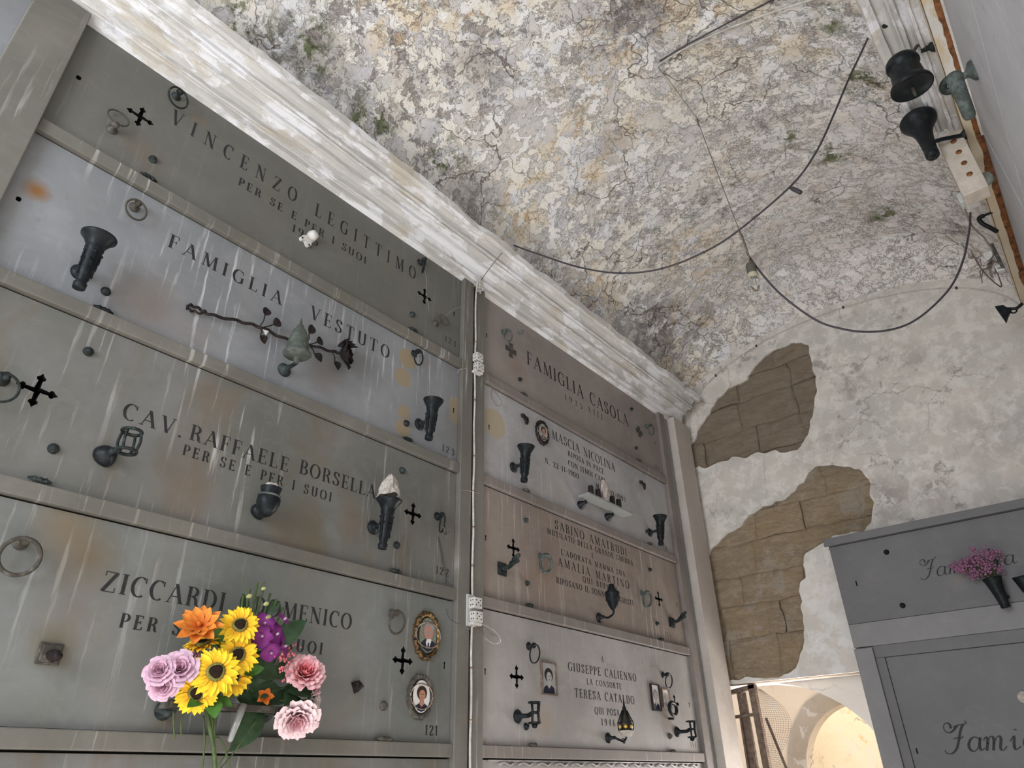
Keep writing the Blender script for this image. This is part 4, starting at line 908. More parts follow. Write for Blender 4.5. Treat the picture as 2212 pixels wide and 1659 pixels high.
# urn
o = mount('urn', 'squat bluish bronze urn on slab 122', 'urn', (0, 1.338, 2.531), 'L')
o['label'] = 'squat bluish bronze urn under the words PER I SUOI on slab 122'
MB().lathe([(.030, 0), (.032, .006), (.026, .02), (.014, .03), (.012, .06)], (0, 0, 0), (0, 0, 1), 24, wob=.06).build('wall_rosette', 'bronze', o)
MB().lathe([(.008, -.062), (.020, -.056), (.036, -.035), (.044, -.008), (.044, .008), (.038, .018), (.035, .030), (.036, .034), (.040, .050), (.041, .054), (.036, .055), (.030, .045)], (-.012, .018, .085), (.04, 1, .08), 26, wob=.02).build('body', 'bronze', o)
MB().torus((-.012, .038, .087), (.04, 1, .08), .040, .0045).build('band', 'green_bronze', o)
MB().lathe([(.026, 0), (.024, .012), (.018, .02), (.004, .022)], (-.012, .068, .090), (.04, 1, .08), 18, wob=.15).build('candle_remains', 'cloth', o)

# square rusty boss
o = mount('square_boss', 'square rusty wall bracket left of the word PER on slab 121', 'wall bracket', (0, .765, 1.948), 'L')
MB().box((-.032, -.030, 0), (.032, .030, .009)).box((-.026, -.024, .009), (.026, .024, .016)).build('plate', 'dusty', o, bevel=.003)
MB().lathe([(.016, .0), (.018, .02), (.012, .032), (.014, .040), (.006, .048)], (.003, -.004, .012), (.1, -.2, 1), 10, wob=.12).build('broken_stub', 'browniron', o)

# bronze rose branch
o = mount('bronze_rose', 'brown bronze rose branch with leaves laid across slab 123', 'bronze rose', (0.0, 1.193, 3.320), 'L')
br = smooth_path([(-.245, -.062, .015), (-.29, -.074, .015), (-.315, -.070, .015), (-.305, -.052, .016), (-.26, -.052, .018), (-.22, -.055, .02), (-.10, -.025, .022), (0, -.005, .022), (.12, -.004, .024), (.25, .025, .026), (.36, .044, .03), (.42, .06, .035)], 8)
br2 = [p + Vector((0, .003 * math.sin(i * 1.1), .003 * math.cos(i * 1.1))) for i, p in enumerate(br)]
MB().tube(br2, [.0045 + .0025 * min(1, i / 50) for i in range(len(br2))], 8).build('branch', 'browniron', o)
def leaf_grid(m, base, tip, width, nrm, fold=.25, curl=.1, nu=4, nv=8, mi=0, serr=0.0):
    base = Vector(base); tip = Vector(tip); L = (tip - base); n = Vector(nrm).normalized(); s_ = L.cross(n).normalized(); ln = L.length
    def fn(u, v):
        w_ = width * (math.sin(PI * min(1, v ** .8)) ** .85) * (1 + serr * (1 if int(v * 16) % 2 else -1))
        x = (u - .5) * 2
        return base + L * v + s_ * x * w_ + n * (fold * abs(x) * w_ + curl * ln * math.sin(PI * v) * 1)
    m.grid(fn, nu, nv, mi); return m
for (p0, p1, t_) in (((-.01, -.005, .022), (.0, .055, .03), (.0, .10, .03)), ((.0, -.004, .022), (.045, .03, .03), (.075, .065, .032)), ((.225, .02, .022), (.225, .075, .03), (.235, .13, .03)), ((.23, .02, .022), (.27, .05, .03), (.30, .075, .03)),
                     ((-.005, -.008, .022), (.0, -.045, .026), (.03, -.075, .02)), ((.24, .02, .022), (.27, -.01, .026), (.315, -.035, .024)), ((.36, .04, .03), (.38, .0, .03), (.405, -.04, .03))):
    m = MB(); m.tube(smooth_path([p0, Vector(p0).lerp(Vector(p1), .5) + Vector((.004, 0, .004)), p1], 4), .003, 6)
    leaf_grid(m, p1, t_, .022, (0.1, 0, 1), .3, .12); m.build('leaf', 'browniron', o)
def rose_head(m, c, axis, R, H, seed, layers=((3, .28, .9), (4, .5, .95), (5, .75, .85), (6, 1.0, .65)), mi=0, ruff=.04):
    rnd = random.Random(seed); u, v, n = basis(axis); c = Vector(c)
    for li, (cnt, rf, hf) in enumerate(layers):
        for q in range(cnt):
            a0 = 2 * PI * (q / cnt) + li * .7 + rnd.uniform(-.15, .15); wd = PI / cnt * (1.55 if cnt > 3 else 1.3)
            rr = R * rf; hh = H * hf; out = .18 + .45 * rf ** 2
            sh = rnd.uniform(.9, 1.1)
            def fn(s_, t, a0=a0, wd=wd, rr=rr, hh=hh, out=out, sh=sh):
                x = (s_ - .5) * 2; a = a0 + x * wd * (.55 + .45 * math.sin(PI * min(1, t * .9 + .15)))
                prof_r = rr * (.35 + .75 * math.sin(min(1, t * 1.15) * PI / 2)) * (1 + .06 * x) + rr * out * max(0, t - .72) ** 1.2 * 2.2
                z_ = hh * (t ** .8) * sh - hh * .22 * x * x * t - (hh * .5 * out) * max(0, t - .75) * 2
                z_ += ruff * R * math.sin(7 * x + q * 2) * t
                return c + (u * math.cos(a) + v * math.sin(a)) * prof_r + n * z_
            m.grid(fn, 6, 6, mi)
    return m
m = MB(); rose_head(m, (.405, .048, .035), (.75, .22, .5), .052, .062, 7); m.build('rose_head', 'browniron', o)
m = MB()
for q in range(4): leaf_grid(m, (.375, .075, .04), (.43 + q * .015, .14 - q * .012, .06 + q * .004), .010, (.2, 0, 1), .3, .1)
m.build('sepals', 'browniron', o)
m = MB().poly([[(0, 0), (.028, .004), (.018, -.024)][::-1]], lambda a, b, d: (a + .005, b - .012, .026 + d), 0, .0006); m.build('paper_scrap', 'p_white', o)

# white ceramic lamp holder on the VINCENZO slab
o = mount('ceramic_bracket', 'white ceramic lamp bracket over the date on slab 124', 'ceramic bracket', (0, 1.350, 3.925), 'L')
P = [(-.010, .040), (.018, .048), (.032, .030), (.026, .004), (.012, -.008), (.014, -.028), (.002, -.044), (-.012, -.040), (-.016, -.026), (-.026, -.022), (-.042, -.030), (-.050, -.016), (-.040, .002), (-.022, .012)]
MB().poly([P[::-1]], lambda a, b, d: (a, b, d), 0, .016).build('base_plate', 'ceramic', o, bevel=.006)
MB().lathe([(.026, .0), (.027, .014), (.022, .030), (.016, .036), (.004, .038)], (.006, .022, .012), (.15, .3, 1), 18).build('dome', 'ceramic', o)
for (a, b) in ((.002, -.034), (-.040, -.016)): MB().lathe([(.0045, 0), (.0045, .002)], (a, b, .0165), (0, 0, 1), 10).build('screw_hole', 'black', o)

# ---- portraits
def ell(m, cx, cy, rx, ry, d, mi, F, n=28, a0=0, a1=360):
    pts = [(cx + rx * math.cos(math.radians(a0 + (a1 - a0) * i / n)), cy + ry * math.sin(math.radians(a0 + (a1 - a0) * i / n))) for i in range(n if a1 - a0 == 360 else n + 1)]
    m.add([F(a, b, d) for a, b in pts], [tuple(range(len(pts)))], mi)
def clip_ell(pts, rx, ry):
    out = []
    for x, y in pts:
        r = math.hypot(x / rx, y / ry); out.append((x / r, y / r) if r > 1 else (x, y))
    return out
FO = lambda a, b, d: (a, b, d)
def bust(m, kind, rx, ry, d0, oval=True):
    """flat enamel picture: list of layers from the back to the front"""
    def P(pts, d, mi):
        if oval: pts = clip_ell([q for i in range(len(pts)) for q in [tuple(Vector(pts[i]).lerp(Vector(pts[(i + 1) % len(pts)]), t / 4)) for t in range(4)]], rx * .98, ry * .98)
        m.add([(a, b, d0 + d) for a, b in pts], [tuple(range(len(pts)))], mi)
    s = ry
    if kind == 'man':
        P([(-.75 * rx, -.95 * s), (-.85 * rx, -.55 * s), (-.45 * rx, -.30 * s), (-.1 * rx, -.22 * s), (.42 * rx, -.28 * s), (.95 * rx, -.45 * s), (.9 * rx, -.98 * s)], .0004, 2)
        P([(-.12 * rx, -.22 * s), (-.25 * rx, -.45 * s), (.02 * rx, -.98 * s), (.42 * rx, -.30 * s), (.30 * rx, -.12 * s)], .0007, 3)
        P([(-.02 * rx, -.45 * s), (-.10 * rx, -.98 * s), (.12 * rx, -.98 * s), (.14 * rx, -.46 * s)], .0010, 2)
        ell(m, .04 * rx, .22 * s, .56 * rx, .46 * s, d0 + .0011, 4, FO)
        ell(m, .10 * rx, .47 * s, .56 * rx, .27 * s, d0 + .0013, 5, FO)
        ell(m, .0 * rx, .17 * s, .50 * rx, .42 * s, d0 + .0016, 4, FO)
        P([(-.30 * rx, .20 * s), (-.05 * rx, .21 * s), (-.06 * rx, .12 * s), (-.27 * rx, .11 * s)], .0019, 5)
        P([(.04 * rx, .21 * s), (.32 * rx, .20 * s), (.30 * rx, .11 * s), (.06 * rx, .12 * s)], .0019, 5)
        P([(-.10 * rx, -.02 * s), (.12 * rx, -.01 * s), (.10 * rx, -.05 * s), (-.08 * rx, -.06 * s)], .0019, 6)
    else:
        P([(-.85 * rx, -.98 * s), (-.70 * rx, -.62 * s), (-.25 * rx, -.42 * s), (.35 * rx, -.42 * s), (.80 * rx, -.60 * s), (.9 * rx, -.98 * s)], .0004, 2)
        P([(-.20 * rx, -.20 * s), (-.26 * rx, -.46 * s), (.02 * rx, -.68 * s), (.34 * rx, -.46 * s), (.28 * rx, -.18 * s)], .0008, 4)
        ell(m, .02 * rx, .22 * s, .62 * rx, .46 * s, d0 + .0010, 5, FO)
        ell(m, .06 * rx, .08 * s, .40 * rx, .34 * s, d0 + .0014, 4, FO)
        P([(-.14 * rx, .16 * s), (.0 * rx, .17 * s), (.0 * rx, .13 * s), (-.13 * rx, .12 * s)], .0018, 5)
        P([(.14 * rx, .17 * s), (.30 * rx, .16 * s), (.29 * rx, .12 * s), (.14 * rx, .13 * s)], .0018, 5)
        P([(-.04 * rx, -.08 * s), (.18 * rx, -.08 * s), (.08 * rx, -.13 * s)], .0018, 6)
def oval_portrait(label, y, z, rx, ry, kind, mats, frame='gold', tilt=0.0):
    o = mount('oval_portrait', label, 'portrait', (0, y, z), 'L', 'oval enamel portraits')
    m = MB()
    def fr(s_, t):
        a = 2 * PI * s_; sc = 1.14 + .34 * t + (.08 * t * abs(math.sin(6 * a)) + .03 * math.sin(18 * a) * t)
        hgt = .020 * math.sin(PI * (.25 + .6 * (1 - t))) + .003 * math.sin(24 * a) * math.sin(PI * t)
        return (rx * sc * math.cos(a), ry * (sc - .04) * math.sin(a), hgt if t < .99 else 0.0)
    m.grid(fr, 96, 6)
    for q in range(12):
        a = 2 * PI * q / 12 + .26; m.ball((rx * 1.40 * math.cos(a), ry * 1.34 * math.sin(a), .012), (.0085, .010), 1, 8, 6)
    fr_ = m.build('ornate_frame', [frame, 'browniron' if frame == 'gold' else frame], o)
    MB().torus((0, 0, .019), (0, 0, 1), ry * 1.05, .0028, 0, 40, 6, sq=rx / ry).build('inner_rim', 'silver', fr_)
    m = MB(); ell(m, 0, 0, rx * 1.04, ry * 1.04, .0165, 1, FO, 40); bust(m, kind, rx, ry, .0168)
    m.build('picture', mats, o, recalc=False)
oval_portrait('oval enamel portrait of a smiling grey-haired man in a dark suit', 2.258, 2.185, .052, .072, 'man', ['p_dark', 'p_green', 'p_dark', 'p_white', 'skin', 'p_ghair', 'p_lip'])
oval_portrait('oval enamel portrait of a dark-haired woman in a dark top', 2.235, 1.930, .048, .062, 'woman', ['p_dark', 'p_white', 'p_dark', 'p_white', 'skin2', 'p_hair', 'p_lip'], 'dusty')
oval_portrait('small oval portrait in a scrolled bronze frame on the speckled slab', 3.195, 3.545, .042, .058, 'woman', ['p_dark', 'p_grey', 'p_dark', 'p_white', 'skin2', 'p_hair', 'p_lip'], 'browniron')
def framed(label, y, z, hw, hh, mats, frame, kind='woman', rot=0.0, out=0.0):
    o = mount('framed_photo', label, 'framed photo', (out, y, z), 'L', 'small framed photos on the pale far slab')
    m = MB(); b = .007
    m.poly([[(-hw - b, -hh - b), (hw + b, -hh - b), (hw + b, hh + b), (-hw - b, hh + b)], [(-hw, -hh), (hw, -hh), (hw, hh), (-hw, hh)]], FO, 0, .014)
    m.build('frame', frame, o, bevel=.002)
    m = MB(); m.add([(-hw, -hh, .006), (hw, -hh, .006), (hw, hh, .006), (-hw, hh, .006)], [(0, 1, 2, 3)], 1)
    bust(m, kind, hw, hh, .0062, oval=False); m.build('photograph', mats, o, recalc=False)
framed('upright framed photo of a dark-haired woman in a dark dress', 3.160, 2.080, .058, .075, ['p_dark', 'p_grey', 'p_dark', 'p_white', 'p_bwface', 'p_hair', 'p_hair'], 'silver')
framed('small dark-framed photo, left one of the close pair on slab 114', 4.285, 2.060, .046, .072, ['p_dark', 'p_white', 'p_dark', 'p_grey', 'p_bwface', 'p_ghair', 'p_hair'], 'browniron')
framed('small faded photo partly behind the black oval ring', 4.420, 2.062, .044, .050, ['p_dark', 'p_white', 'p_grey', 'p_white', 'p_bwface', 'p_grey', 'p_grey'], 'silver')
o = mount('oval_holder', 'black oval ring mount in front of the faded photo', 'oval ring', (0.018, 4.435, 2.000), 'L')
MB().torus((0, 0, .022), (0.12, 0, 1), .062, .011, 0, 32, 8, sq=.62).build('ring', 'bronze', o)
MB().tube([(0, -.055, -.018), (0, -.058, .02)], .007, 8).build('stem', 'bronze', o)

# ---- broken holders
def broken_holder(label, y, z, style=0):
    o = mount('broken_holder', label, 'broken lamp holder', (0, y, z), 'L', 'broken bronze lamp holders')
    if style == 0:
        m = MB().box((-.035, -.035, 0), (.035, .035, .008)); m.box((-.028, -.028, .008), (.028, .028, .016)); m.build('plate', 'verdigris', o, bevel=.003)
        m = MB().tube(smooth_path([(0, 0, .012), (.005, .006, .05), (.0, .018, .085), (.006, .03, .115)]), [.012] * 25, 10)
        for q in range(5): m.ball((.006 * math.sin(q * 2), .02 + .008 * q, .07 + .011 * q), .013, 0, 8, 6)
        m.build('acanthus_arm', 'verdigris', o)
    else:
        MB().lathe([(.030, 0), (.032, .006), (.022, .018), (.011, .026), (.010, .075)], (0, 0, 0), (0, 0, 1), 22).build('wall_rosette', 'bronze', o)
        m = MB(); cc = Vector((.0, .010, .11))
        for hh in (-.045, .0, .045): m.torus(cc + Vector((0, hh, .004 * hh)), (0, 1, 0), .028 if hh else .022, .005, 0, 20, 6)
        for q in range(3):
            t = q * 1.25 + .4; d = Vector((math.cos(t), 0, math.sin(t)))
            m.tube([cc + d * .028 + Vector((0, -.045, 0)), cc + d * .022, cc + d * .028 + Vector((0, .045, 0))], .006, 8)
        m.tube([(0, 0, .07), (0, .012, .105)], .011, 8); m.ball((.012, -.045, .10), (.013, .016)); m.build('open_cage', 'bronze', o)
broken_holder('broken square-plated arm under the first cross of slab 115', 2.790, 2.590)
broken_holder('broken square-plated arm beyond number 115', 4.640, 2.570)
broken_holder('broken cage holder below the framed photo of the woman', 2.899, 1.884, 1)
broken_holder('broken cage holder beside number 114', 4.520, 1.870, 1)

# ---- torch lamp on AMATRUDI slab
o = mount('torch_lamp', 'black torch-shaped lamp on a curved arm, on slab 115', 'wall lamp', (0, 3.702, 2.470), 'L')
MB().lathe([(.028, 0), (.030, .006), (.018, .018), (.010, .026), (.009, .04)], (0, 0, 0), (0, 0, 1), 20).build('wall_rosette', 'bronze', o)
MB().tube(smooth_path([(0, 0, .035), (.004, -.008, .06), (-.008, -.006, .09), (-.012, .006, .115), (-.014, .028, .12)]), .0065, 8).build('arm', 'bronze', o)
MB().lathe([(.008, 0), (.018, .010), (.030, .034), (.040, .064), (.044, .095), (.046, .100), (.046, .108), (.040, .112), (.030, .120), (.022, .135), (.016, .156), (.004, .160)], (-.016, .022, .122), (-.05, 1, .02), 24).build('body', 'bronze', o)
m = MB()
for q in range(5):
    t = q * 2 * PI / 5 + .4; m.torus((-.016 + .040 * math.cos(t), .022 + .072, .122 + .040 * math.sin(t)), (math.cos(t), 0, math.sin(t)), .013, .004, 0, 14, 6)
m.build('relief', 'verdigris', o)

# ---- lantern
o = mount('lantern', 'small black lantern with pointed roof and amber panes on slab 114', 'wall lantern', (0, 3.700, 1.812), 'L')
MB().lathe([(.026, 0), (.028, .006), (.016, .016), (.009, .024), (.009, .05)], (0, 0, 0), (0, 0, 1), 20).build('wall_rosette', 'bronze', o)
MB().tube(smooth_path([(0, 0, .045), (.01, -.012, .07), (.0, -.02, .10), (-.01, -.01, .125), (-.012, .005, .13)]), .006, 8).torus((.012, -.018, .095), (0, .3, 1), .013, .003, 0, 14, 6).build('arm', 'bronze', o)
cx_, cw_ = -.016, .135
MB().lathe([(.018, 0), (.030, .004), (.036, .018), (.046, .024), (.047, .030)], (cx_, .0, cw_), (0, 1, 0), 8).build('tray', 'cloth', o)
m = MB()
for q in range(6):
    t = q * PI / 3; a = Vector((cx_ + .040 * math.cos(t), .03, cw_ + .040 * math.sin(t))); b = Vector((cx_ + .043 * math.cos(t), .068, cw_ + .043 * math.sin(t))); c3 = Vector((cx_ + .014 * math.cos(t), .130, cw_ + .014 * math.sin(t)))
    m.tube([a, b, c3], .0035, 6)
for hh, rr in ((.030, .043), (.068, .045), (.130, .016)): m.lathe([(rr, 0), (rr, .005)], (cx_, hh, cw_), (0, 1, 0), 6)
cg = m.build('cage', 'bronze', o)
rp = MB().lathe([(.034, .034), (.038, .066), (.012, .128)], (cx_, 0, cw_), (0, 1, 0), 6).build('roof_panel', mat_bronze('smoked_amber', (0.045, 0.036, 0.026), (0.08, 0.062, 0.04), .3, .0), o)
m = MB()
for q in range(6):
    t = q * PI / 3 + PI / 6; m.ball((cx_ + .034 * math.cos(t), .049, cw_ + .034 * math.sin(t)), .0105, 0, 8, 6)
m.build('amber_glass', 'amber', cg)
MB().lathe([(.014, .130), (.010, .140), (.012, .146), (.006, .155), (.004, .18), (.0, .205)], (cx_, 0, cw_), (0, 1, 0), 10).build('finial', 'bronze', rp)

# ---- little shelf with candle stubs on slab 116
o = mount('candle_shelf', 'grey marble shelf on two scrolled brackets, on the speckled slab', 'shelf', (0, 3.80, 3.205), 'L')
MB().box((-.275, -.012, .03), (.265, .004, .115)).build('shelf_board', 'groove', o, bevel=.002)
for a in (-.22, .10):
    MB().lathe([(.030, 0), (.030, .006), (.024, .010), (.026, .018), (.019, .024), (.020, .032), (.013, .04), (.012, .055)], (a, -.045, 0), (0, .25, 1), 18).build('bracket', 'bronze', o)
    
for i, a in enumerate((-.175, -.09, .085, .165)):
    nm = ['nearest the torch', 'left of the wrapped lamp', 'right of the wrapped lamp', 'at the far end'][i]
    q = mount('candle_stub', 'short black candle stub on the marble shelf, ' + nm, 'candle', (.065, 3.80 + a, 3.209), 'L', 'black candle stubs on the shelf')
    MB().lathe([(.017, .012), (.018, .016), (.018, .080), (.015, .083)], (0, 0, 0), (0, 1, 0), 16).build('candle', 'candle', q)
    m = MB()
    for r_ in range(6):
        t = r_ * PI / 3; leaf_grid(m, (.010 * math.cos(t), .006, .010 * math.sin(t)), (.034 * math.cos(t), .012, .034 * math.sin(t)), .010, (0, 1, 0), .2, .1, 2, 4)
    m.lathe([(.014, 0.0), (.018, .008), (.014, .012)], (0, 0, 0), (0, 1, 0), 12); m.build('leaf_holder', 'green_bronze', q)
q = mount('wrapped_lamp', 'votive lamp in crumpled cellophane in the middle of the marble shelf', 'votive lamp', (.065, 3.80, 3.209), 'L')
MB().lathe([(.020, 0), (.026, .008), (.020, .014), (.028, .024), (.022, .032), (.030, .044), (.018, .05)], (0, 0, 0), (0, 1, 0), 20).build('base', 'wrap', q)
m = MB()
def wr(s, t):
    a = 2 * PI * s; r = (.024 + .010 * math.sin(PI * t)) * (1 - .55 * t) * (1 + .16 * math.sin(6 * a + 9 * t) + .08 * math.sin(13 * a))
    return (r * math.cos(a) - .015 * t, .045 + .125 * t, r * math.sin(a))
m.grid(wr, 40, 14); m.build('crumpled_wrap', 'wrap', q)

# ---- flower shelf and bouquet
o = mount('flower_shelf', 'brown bronze flower rail on a round wall bracket below the bouquet', 'flower shelf', (0, 1.38, 1.818), 'L')
MB().box((-.285, .000, .115), (.135, .022, .125)).box((-.285, .0, .05), (-.275, .022, .12)).box((.125, .0, .05), (.135, .022, .12)).box((-.285, .0, .048), (.135, .022, .056)).build('rail', 'dusty', o, bevel=.002)
for a in (-.245, .10): MB().lathe([(.028, 0), (.030, .006), (.026, .022), (.020, .05)], (a, .0, 0), (0, 0, 1), 22).build('bracket', 'verdigris', o)
def stem_to(parent, pts, r=.003, mat='stem', name='stem'):
    inv = parent.matrix_world.inverted()
    MB().tube(smooth_path([inv @ Vector(p) for p in pts], 6), r, 6).build(name, mat, parent)
BN = (0.80, -0.40, 0.22)
BASE = Vector((.085, 1.265, 1.80))
def sunflower(label, x, y, z, r=.062, nrm=BN, roll=0.0, dark=.42):
    nrm = Vector(nrm).normalized()
    o = root_at('sunflower', label, 'sunflower', (x, y, z), nrm, 'yellow artificial sunflowers', roll); rnd = random.Random(int(y * 1e4))
    m = MB()
    for L in range(2):
        n = 17
        for q in range(n):
            a = 2 * PI * (q + .5 * L) / n + rnd.uniform(-.06, .06); d = Vector((math.cos(a), math.sin(a), 0)); rr = r * rnd.uniform(.90, 1.06) * (1 - .06 * L)
            leaf_grid(m, d * .020 + Vector((0, 0, -.004 + .003 * L)), d * rr + Vector((0, 0, rnd.uniform(-.012, .006) + .006 * L)), r * .155, (0, 0, 1), .35, .06, 4, 6)
    m.build('petals', 'sunpetal', o)
    sr = MB().lathe([(r * .36, -.004), (r * .37, .003), (r * .33, .009), (r * .24, .010)], (0, 0, 0), (0, 0, 1), 22, wob=.03).build('seed_ring', 'sunring', o)
    MB().lathe([(r * .27, .004), (r * .26, .011), (r * .18, .013), (r * .05, .012)], (0, 0, 0), (0, 0, 1), 18, wob=.08).build('seed_disc', 'sundisc', sr)
    m = MB()
    for q in range(6):
        a = PI / 3 * q; d = Vector((math.cos(a), math.sin(a), 0)); leaf_grid(m, d * .006 + Vector((0, 0, -.012)), d * r * .55 + Vector((0, 0, -.012)), r * .16, (0, 0, 1), .2, 0, 2, 5)
    m.build('sepals', 'leaf_bright', o)
    P0 = Vector((x, y, z)) - nrm * .012
    stem_to(o, [P0, P0.lerp(BASE, .4) - Vector((.03, 0, 0)), BASE + Vector((0, (y - 1.25) * .1, 0)), BASE + Vector((-.02, .03, -.09 - .05 * (y - 1.15)))], .0035)
sunflower('uppermost open yellow sunflower in the bouquet', .175, 1.248, 2.070, .068)
sunflower('open sunflower in the middle, right under the uppermost one', .180, 1.255, 1.977, .070, (.80, -.35, .1))
sunflower('largest sunflower, front and centre of the bouquet', .215, 1.172, 1.914, .078, (.85, -.35, .12))
sunflower('lowest sunflower, tilted down over the rail', .175, 1.145, 1.858, .070, (.70, -.35, -.35))
sunflower('sunflower half hidden behind the front one, just above the rail on its right', .150, 1.270, 1.912, .066, (.80, -.1, -.1))
sunflower('sunflower seen from the side behind the pink roses, under the orange bloom', .130, 1.155, 2.005, .060, (.30, -.35, .85))
sunflower('sunflower poking out right of the middle one, by the orchids', .135, 1.330, 1.992, .050, (.55, .55, .3))
# orange dahlia
nrm = Vector((.70, -.45, .45)).normalized(); o = root_at('orange_dahlia', 'orange star-petalled bloom at the upper left of the bouquet', 'orange flower', (.150, 1.122, 2.052), nrm); m = MB(); rnd = random.Random(2)
for L in range(2):
    for q in range(8):
        a = 2 * PI * (q + .5 * L) / 8; d = Vector((math.cos(a), math.sin(a), 0)); leaf_grid(m, d * .004, d * .078 * (1 - .22 * L) + Vector((0, 0, .012 + .016 * L)), .020, (0, 0, 1), .45, -.08, 4, 7)
m.build('petals', 'orange', o); stem_to(o, [(.145, 1.122, 2.045), (.08, 1.18, 1.93), (.08, 1.24, 1.80)])
MB().ball((0, 0, .012), (.008, .012)).build('flower_centre', 'orange', o)
ROSE_L = ((3, .24, .98), (4, .45, .96), (5, .70, .85), (6, .95, .66), (7, 1.15, .42))
def rose(label, x, y, z, R, nrm, mat='rose', name='pink_rose', cat='rose', seed=1, layers=ROSE_L, group='lilac pink roses', ruff=.04, H=.9, end=None):
    nrm = Vector(nrm).normalized()
    o = root_at(name, label, cat, (x, y, z), nrm, group); m = MB(); rose_head(m, (0, 0, -R * .40), (0, 0, 1), R * .70, R * H * .85, seed, layers, 0, ruff); m.build('petals', mat, o)
    m = MB()
    for q in range(5):
        a = 2 * PI * q / 5; d = Vector((math.cos(a), math.sin(a), 0)); leaf_grid(m, (0, 0, -R * .6), d * R * .7 + Vector((0, 0, -R * .5)), R * .18, (0, 0, 1), .1, 0, 2, 4)
    m.build('sepals', 'leaf', o)
    P0 = Vector((x, y, z)) - nrm * R * .5
    stem_to(o, [P0, P0.lerp(Vector(end or (.085, 1.22, 1.83)), .5) - Vector((.02, 0, 0)), end or (.085, 1.22, 1.83)], .003)
    return o
rose('outermost lilac-pink rose at the left edge of the bouquet', .165, 1.018, 1.912, .040, (.75, -.6, .25), seed=3)
rose('fully open lilac-pink rose, biggest of the pale roses', .185, 1.070, 1.922, .048, (.85, -.45, .2), seed=4)
rose('lilac-pink rose behind the biggest pale rose, above the front sunflower', .130, 1.118, 1.962, .036, (.6, -.4, .55), seed=5)
rose('lilac-pink rose drooping under the left pair, above the bracket', .165, 1.040, 1.868, .040, (.7, -.5, -.4), seed=6)
rose('small lilac-pink rose wedged between the outermost and the biggest pale rose', .150, 1.042, 1.918, .030, (.8, -.4, .3), seed=8)
PEO = ((4, .22, 1.0), (5, .40, 1.0), (6, .60, .98), (7, .80, .92), (8, 1.0, .74), (8, 1.15, .5))
EP = (.085, 1.42, 1.84)
rose('coral-pink peony at the right of the bouquet', .175, 1.528, 1.955, .062, (.75, -.25, .45), 'peony', 'peony', 'peony', 11, PEO, 'pink peonies', .10, end=EP)
rose('pale pink peony hanging upside down below the rail', .160, 1.530, 1.795, .066, (.62, -.25, -.62), 'peony_pale', 'peony', 'peony', 12, PEO, 'pink peonies', .12, .95, end=EP)
rose('ruffled blush-white flower at the right edge between the two peonies', .140, 1.605, 1.872, .044, (.6, .6, .1), 'blush', 'blush_flower', 'flower', 13, PEO, None, .16, end=EP)
rose('pale pink bloom tucked under the coral peony', .150, 1.590, 1.912, .040, (.6, .5, .3), 'peony_pale', 'peony', 'peony', 14, PEO, 'pink peonies', .12, .95, end=EP)
# orchids
def orchid(label, x, y, z, r, nrm, roll):
    o = root_at('orchid_bloom', label, 'orchid', (x, y, z), nrm, 'purple orchid blooms', roll); m = MB()
    for q, (w_, L_) in enumerate(((.42, 1), (.52, .95), (.36, .9), (.36, .9), (.52, .95))):
        a = PI / 2 + q * 2 * PI / 5; d = Vector((math.cos(a), math.sin(a), 0)); leaf_grid(m, d * .002, d * r * L_ + Vector((0, 0, .004)), r * w_, (0, 0, 1), .2, .12, 4, 6)
    m.build('petals', 'orchid', o); MB().ball((0, -.002, .008), (.005, .008)).build('lip', 'orchid_lip', o)
    inv = o.matrix_world.inverted(); stem_to(o, [Vector((x, y, z)) - Vector((.01, 0, 0)), (.07, 1.38, 1.95), (.07, 1.36, 1.83)], .002)
for i, (y, z, r, n_, ro, lb) in enumerate(((1.350, 2.090, .036, (.8, -.2, .4), .3, 'purple orchid bloom beside the uppermost sunflower'), (1.395, 2.060, .038, (.8, .2, .3), 1.2, 'largest purple orchid bloom in the spray'),
        (1.340, 2.045, .036, (.75, -.5, .1), 2.1, 'purple orchid bloom left of the largest one'), (1.390, 2.005, .034, (.8, 0, -.3), .7, 'lowest purple orchid bloom above the dark leaf'), (1.432, 2.025, .032, (.7, .5, .2), 1.9, 'outer purple orchid bloom beside the coral berries'),
        (1.412, 2.110, .026, (.6, .3, .6), .2, 'white-edged orchid bloom at the top of the spray'))):
    orchid(lb, .150 + .008 * (i % 3), y, z, r * 1.3, n_, ro)
# coral berries filler
o = root_at('berry_spray', 'spray of tiny coral-red buds between the orchids and the coral peony', 'berry spray', (.15, 1.45, 1.99)); rnd = random.Random(9); m = MB()
for q in range(70): m.ball((rnd.gauss(0, .012), rnd.gauss(0, .024), rnd.gauss(0, .030)), rnd.uniform(.003, .0055), 0, 6, 4)
m.build('buds', 'coralbud', o); m = MB()
for q in range(8): m.tube([(-.05, -.06, -.14), (-.01, rnd.gauss(0, .015), rnd.gauss(0, .02))], .0015, 5)
m.build('twigs', 'stem', o)
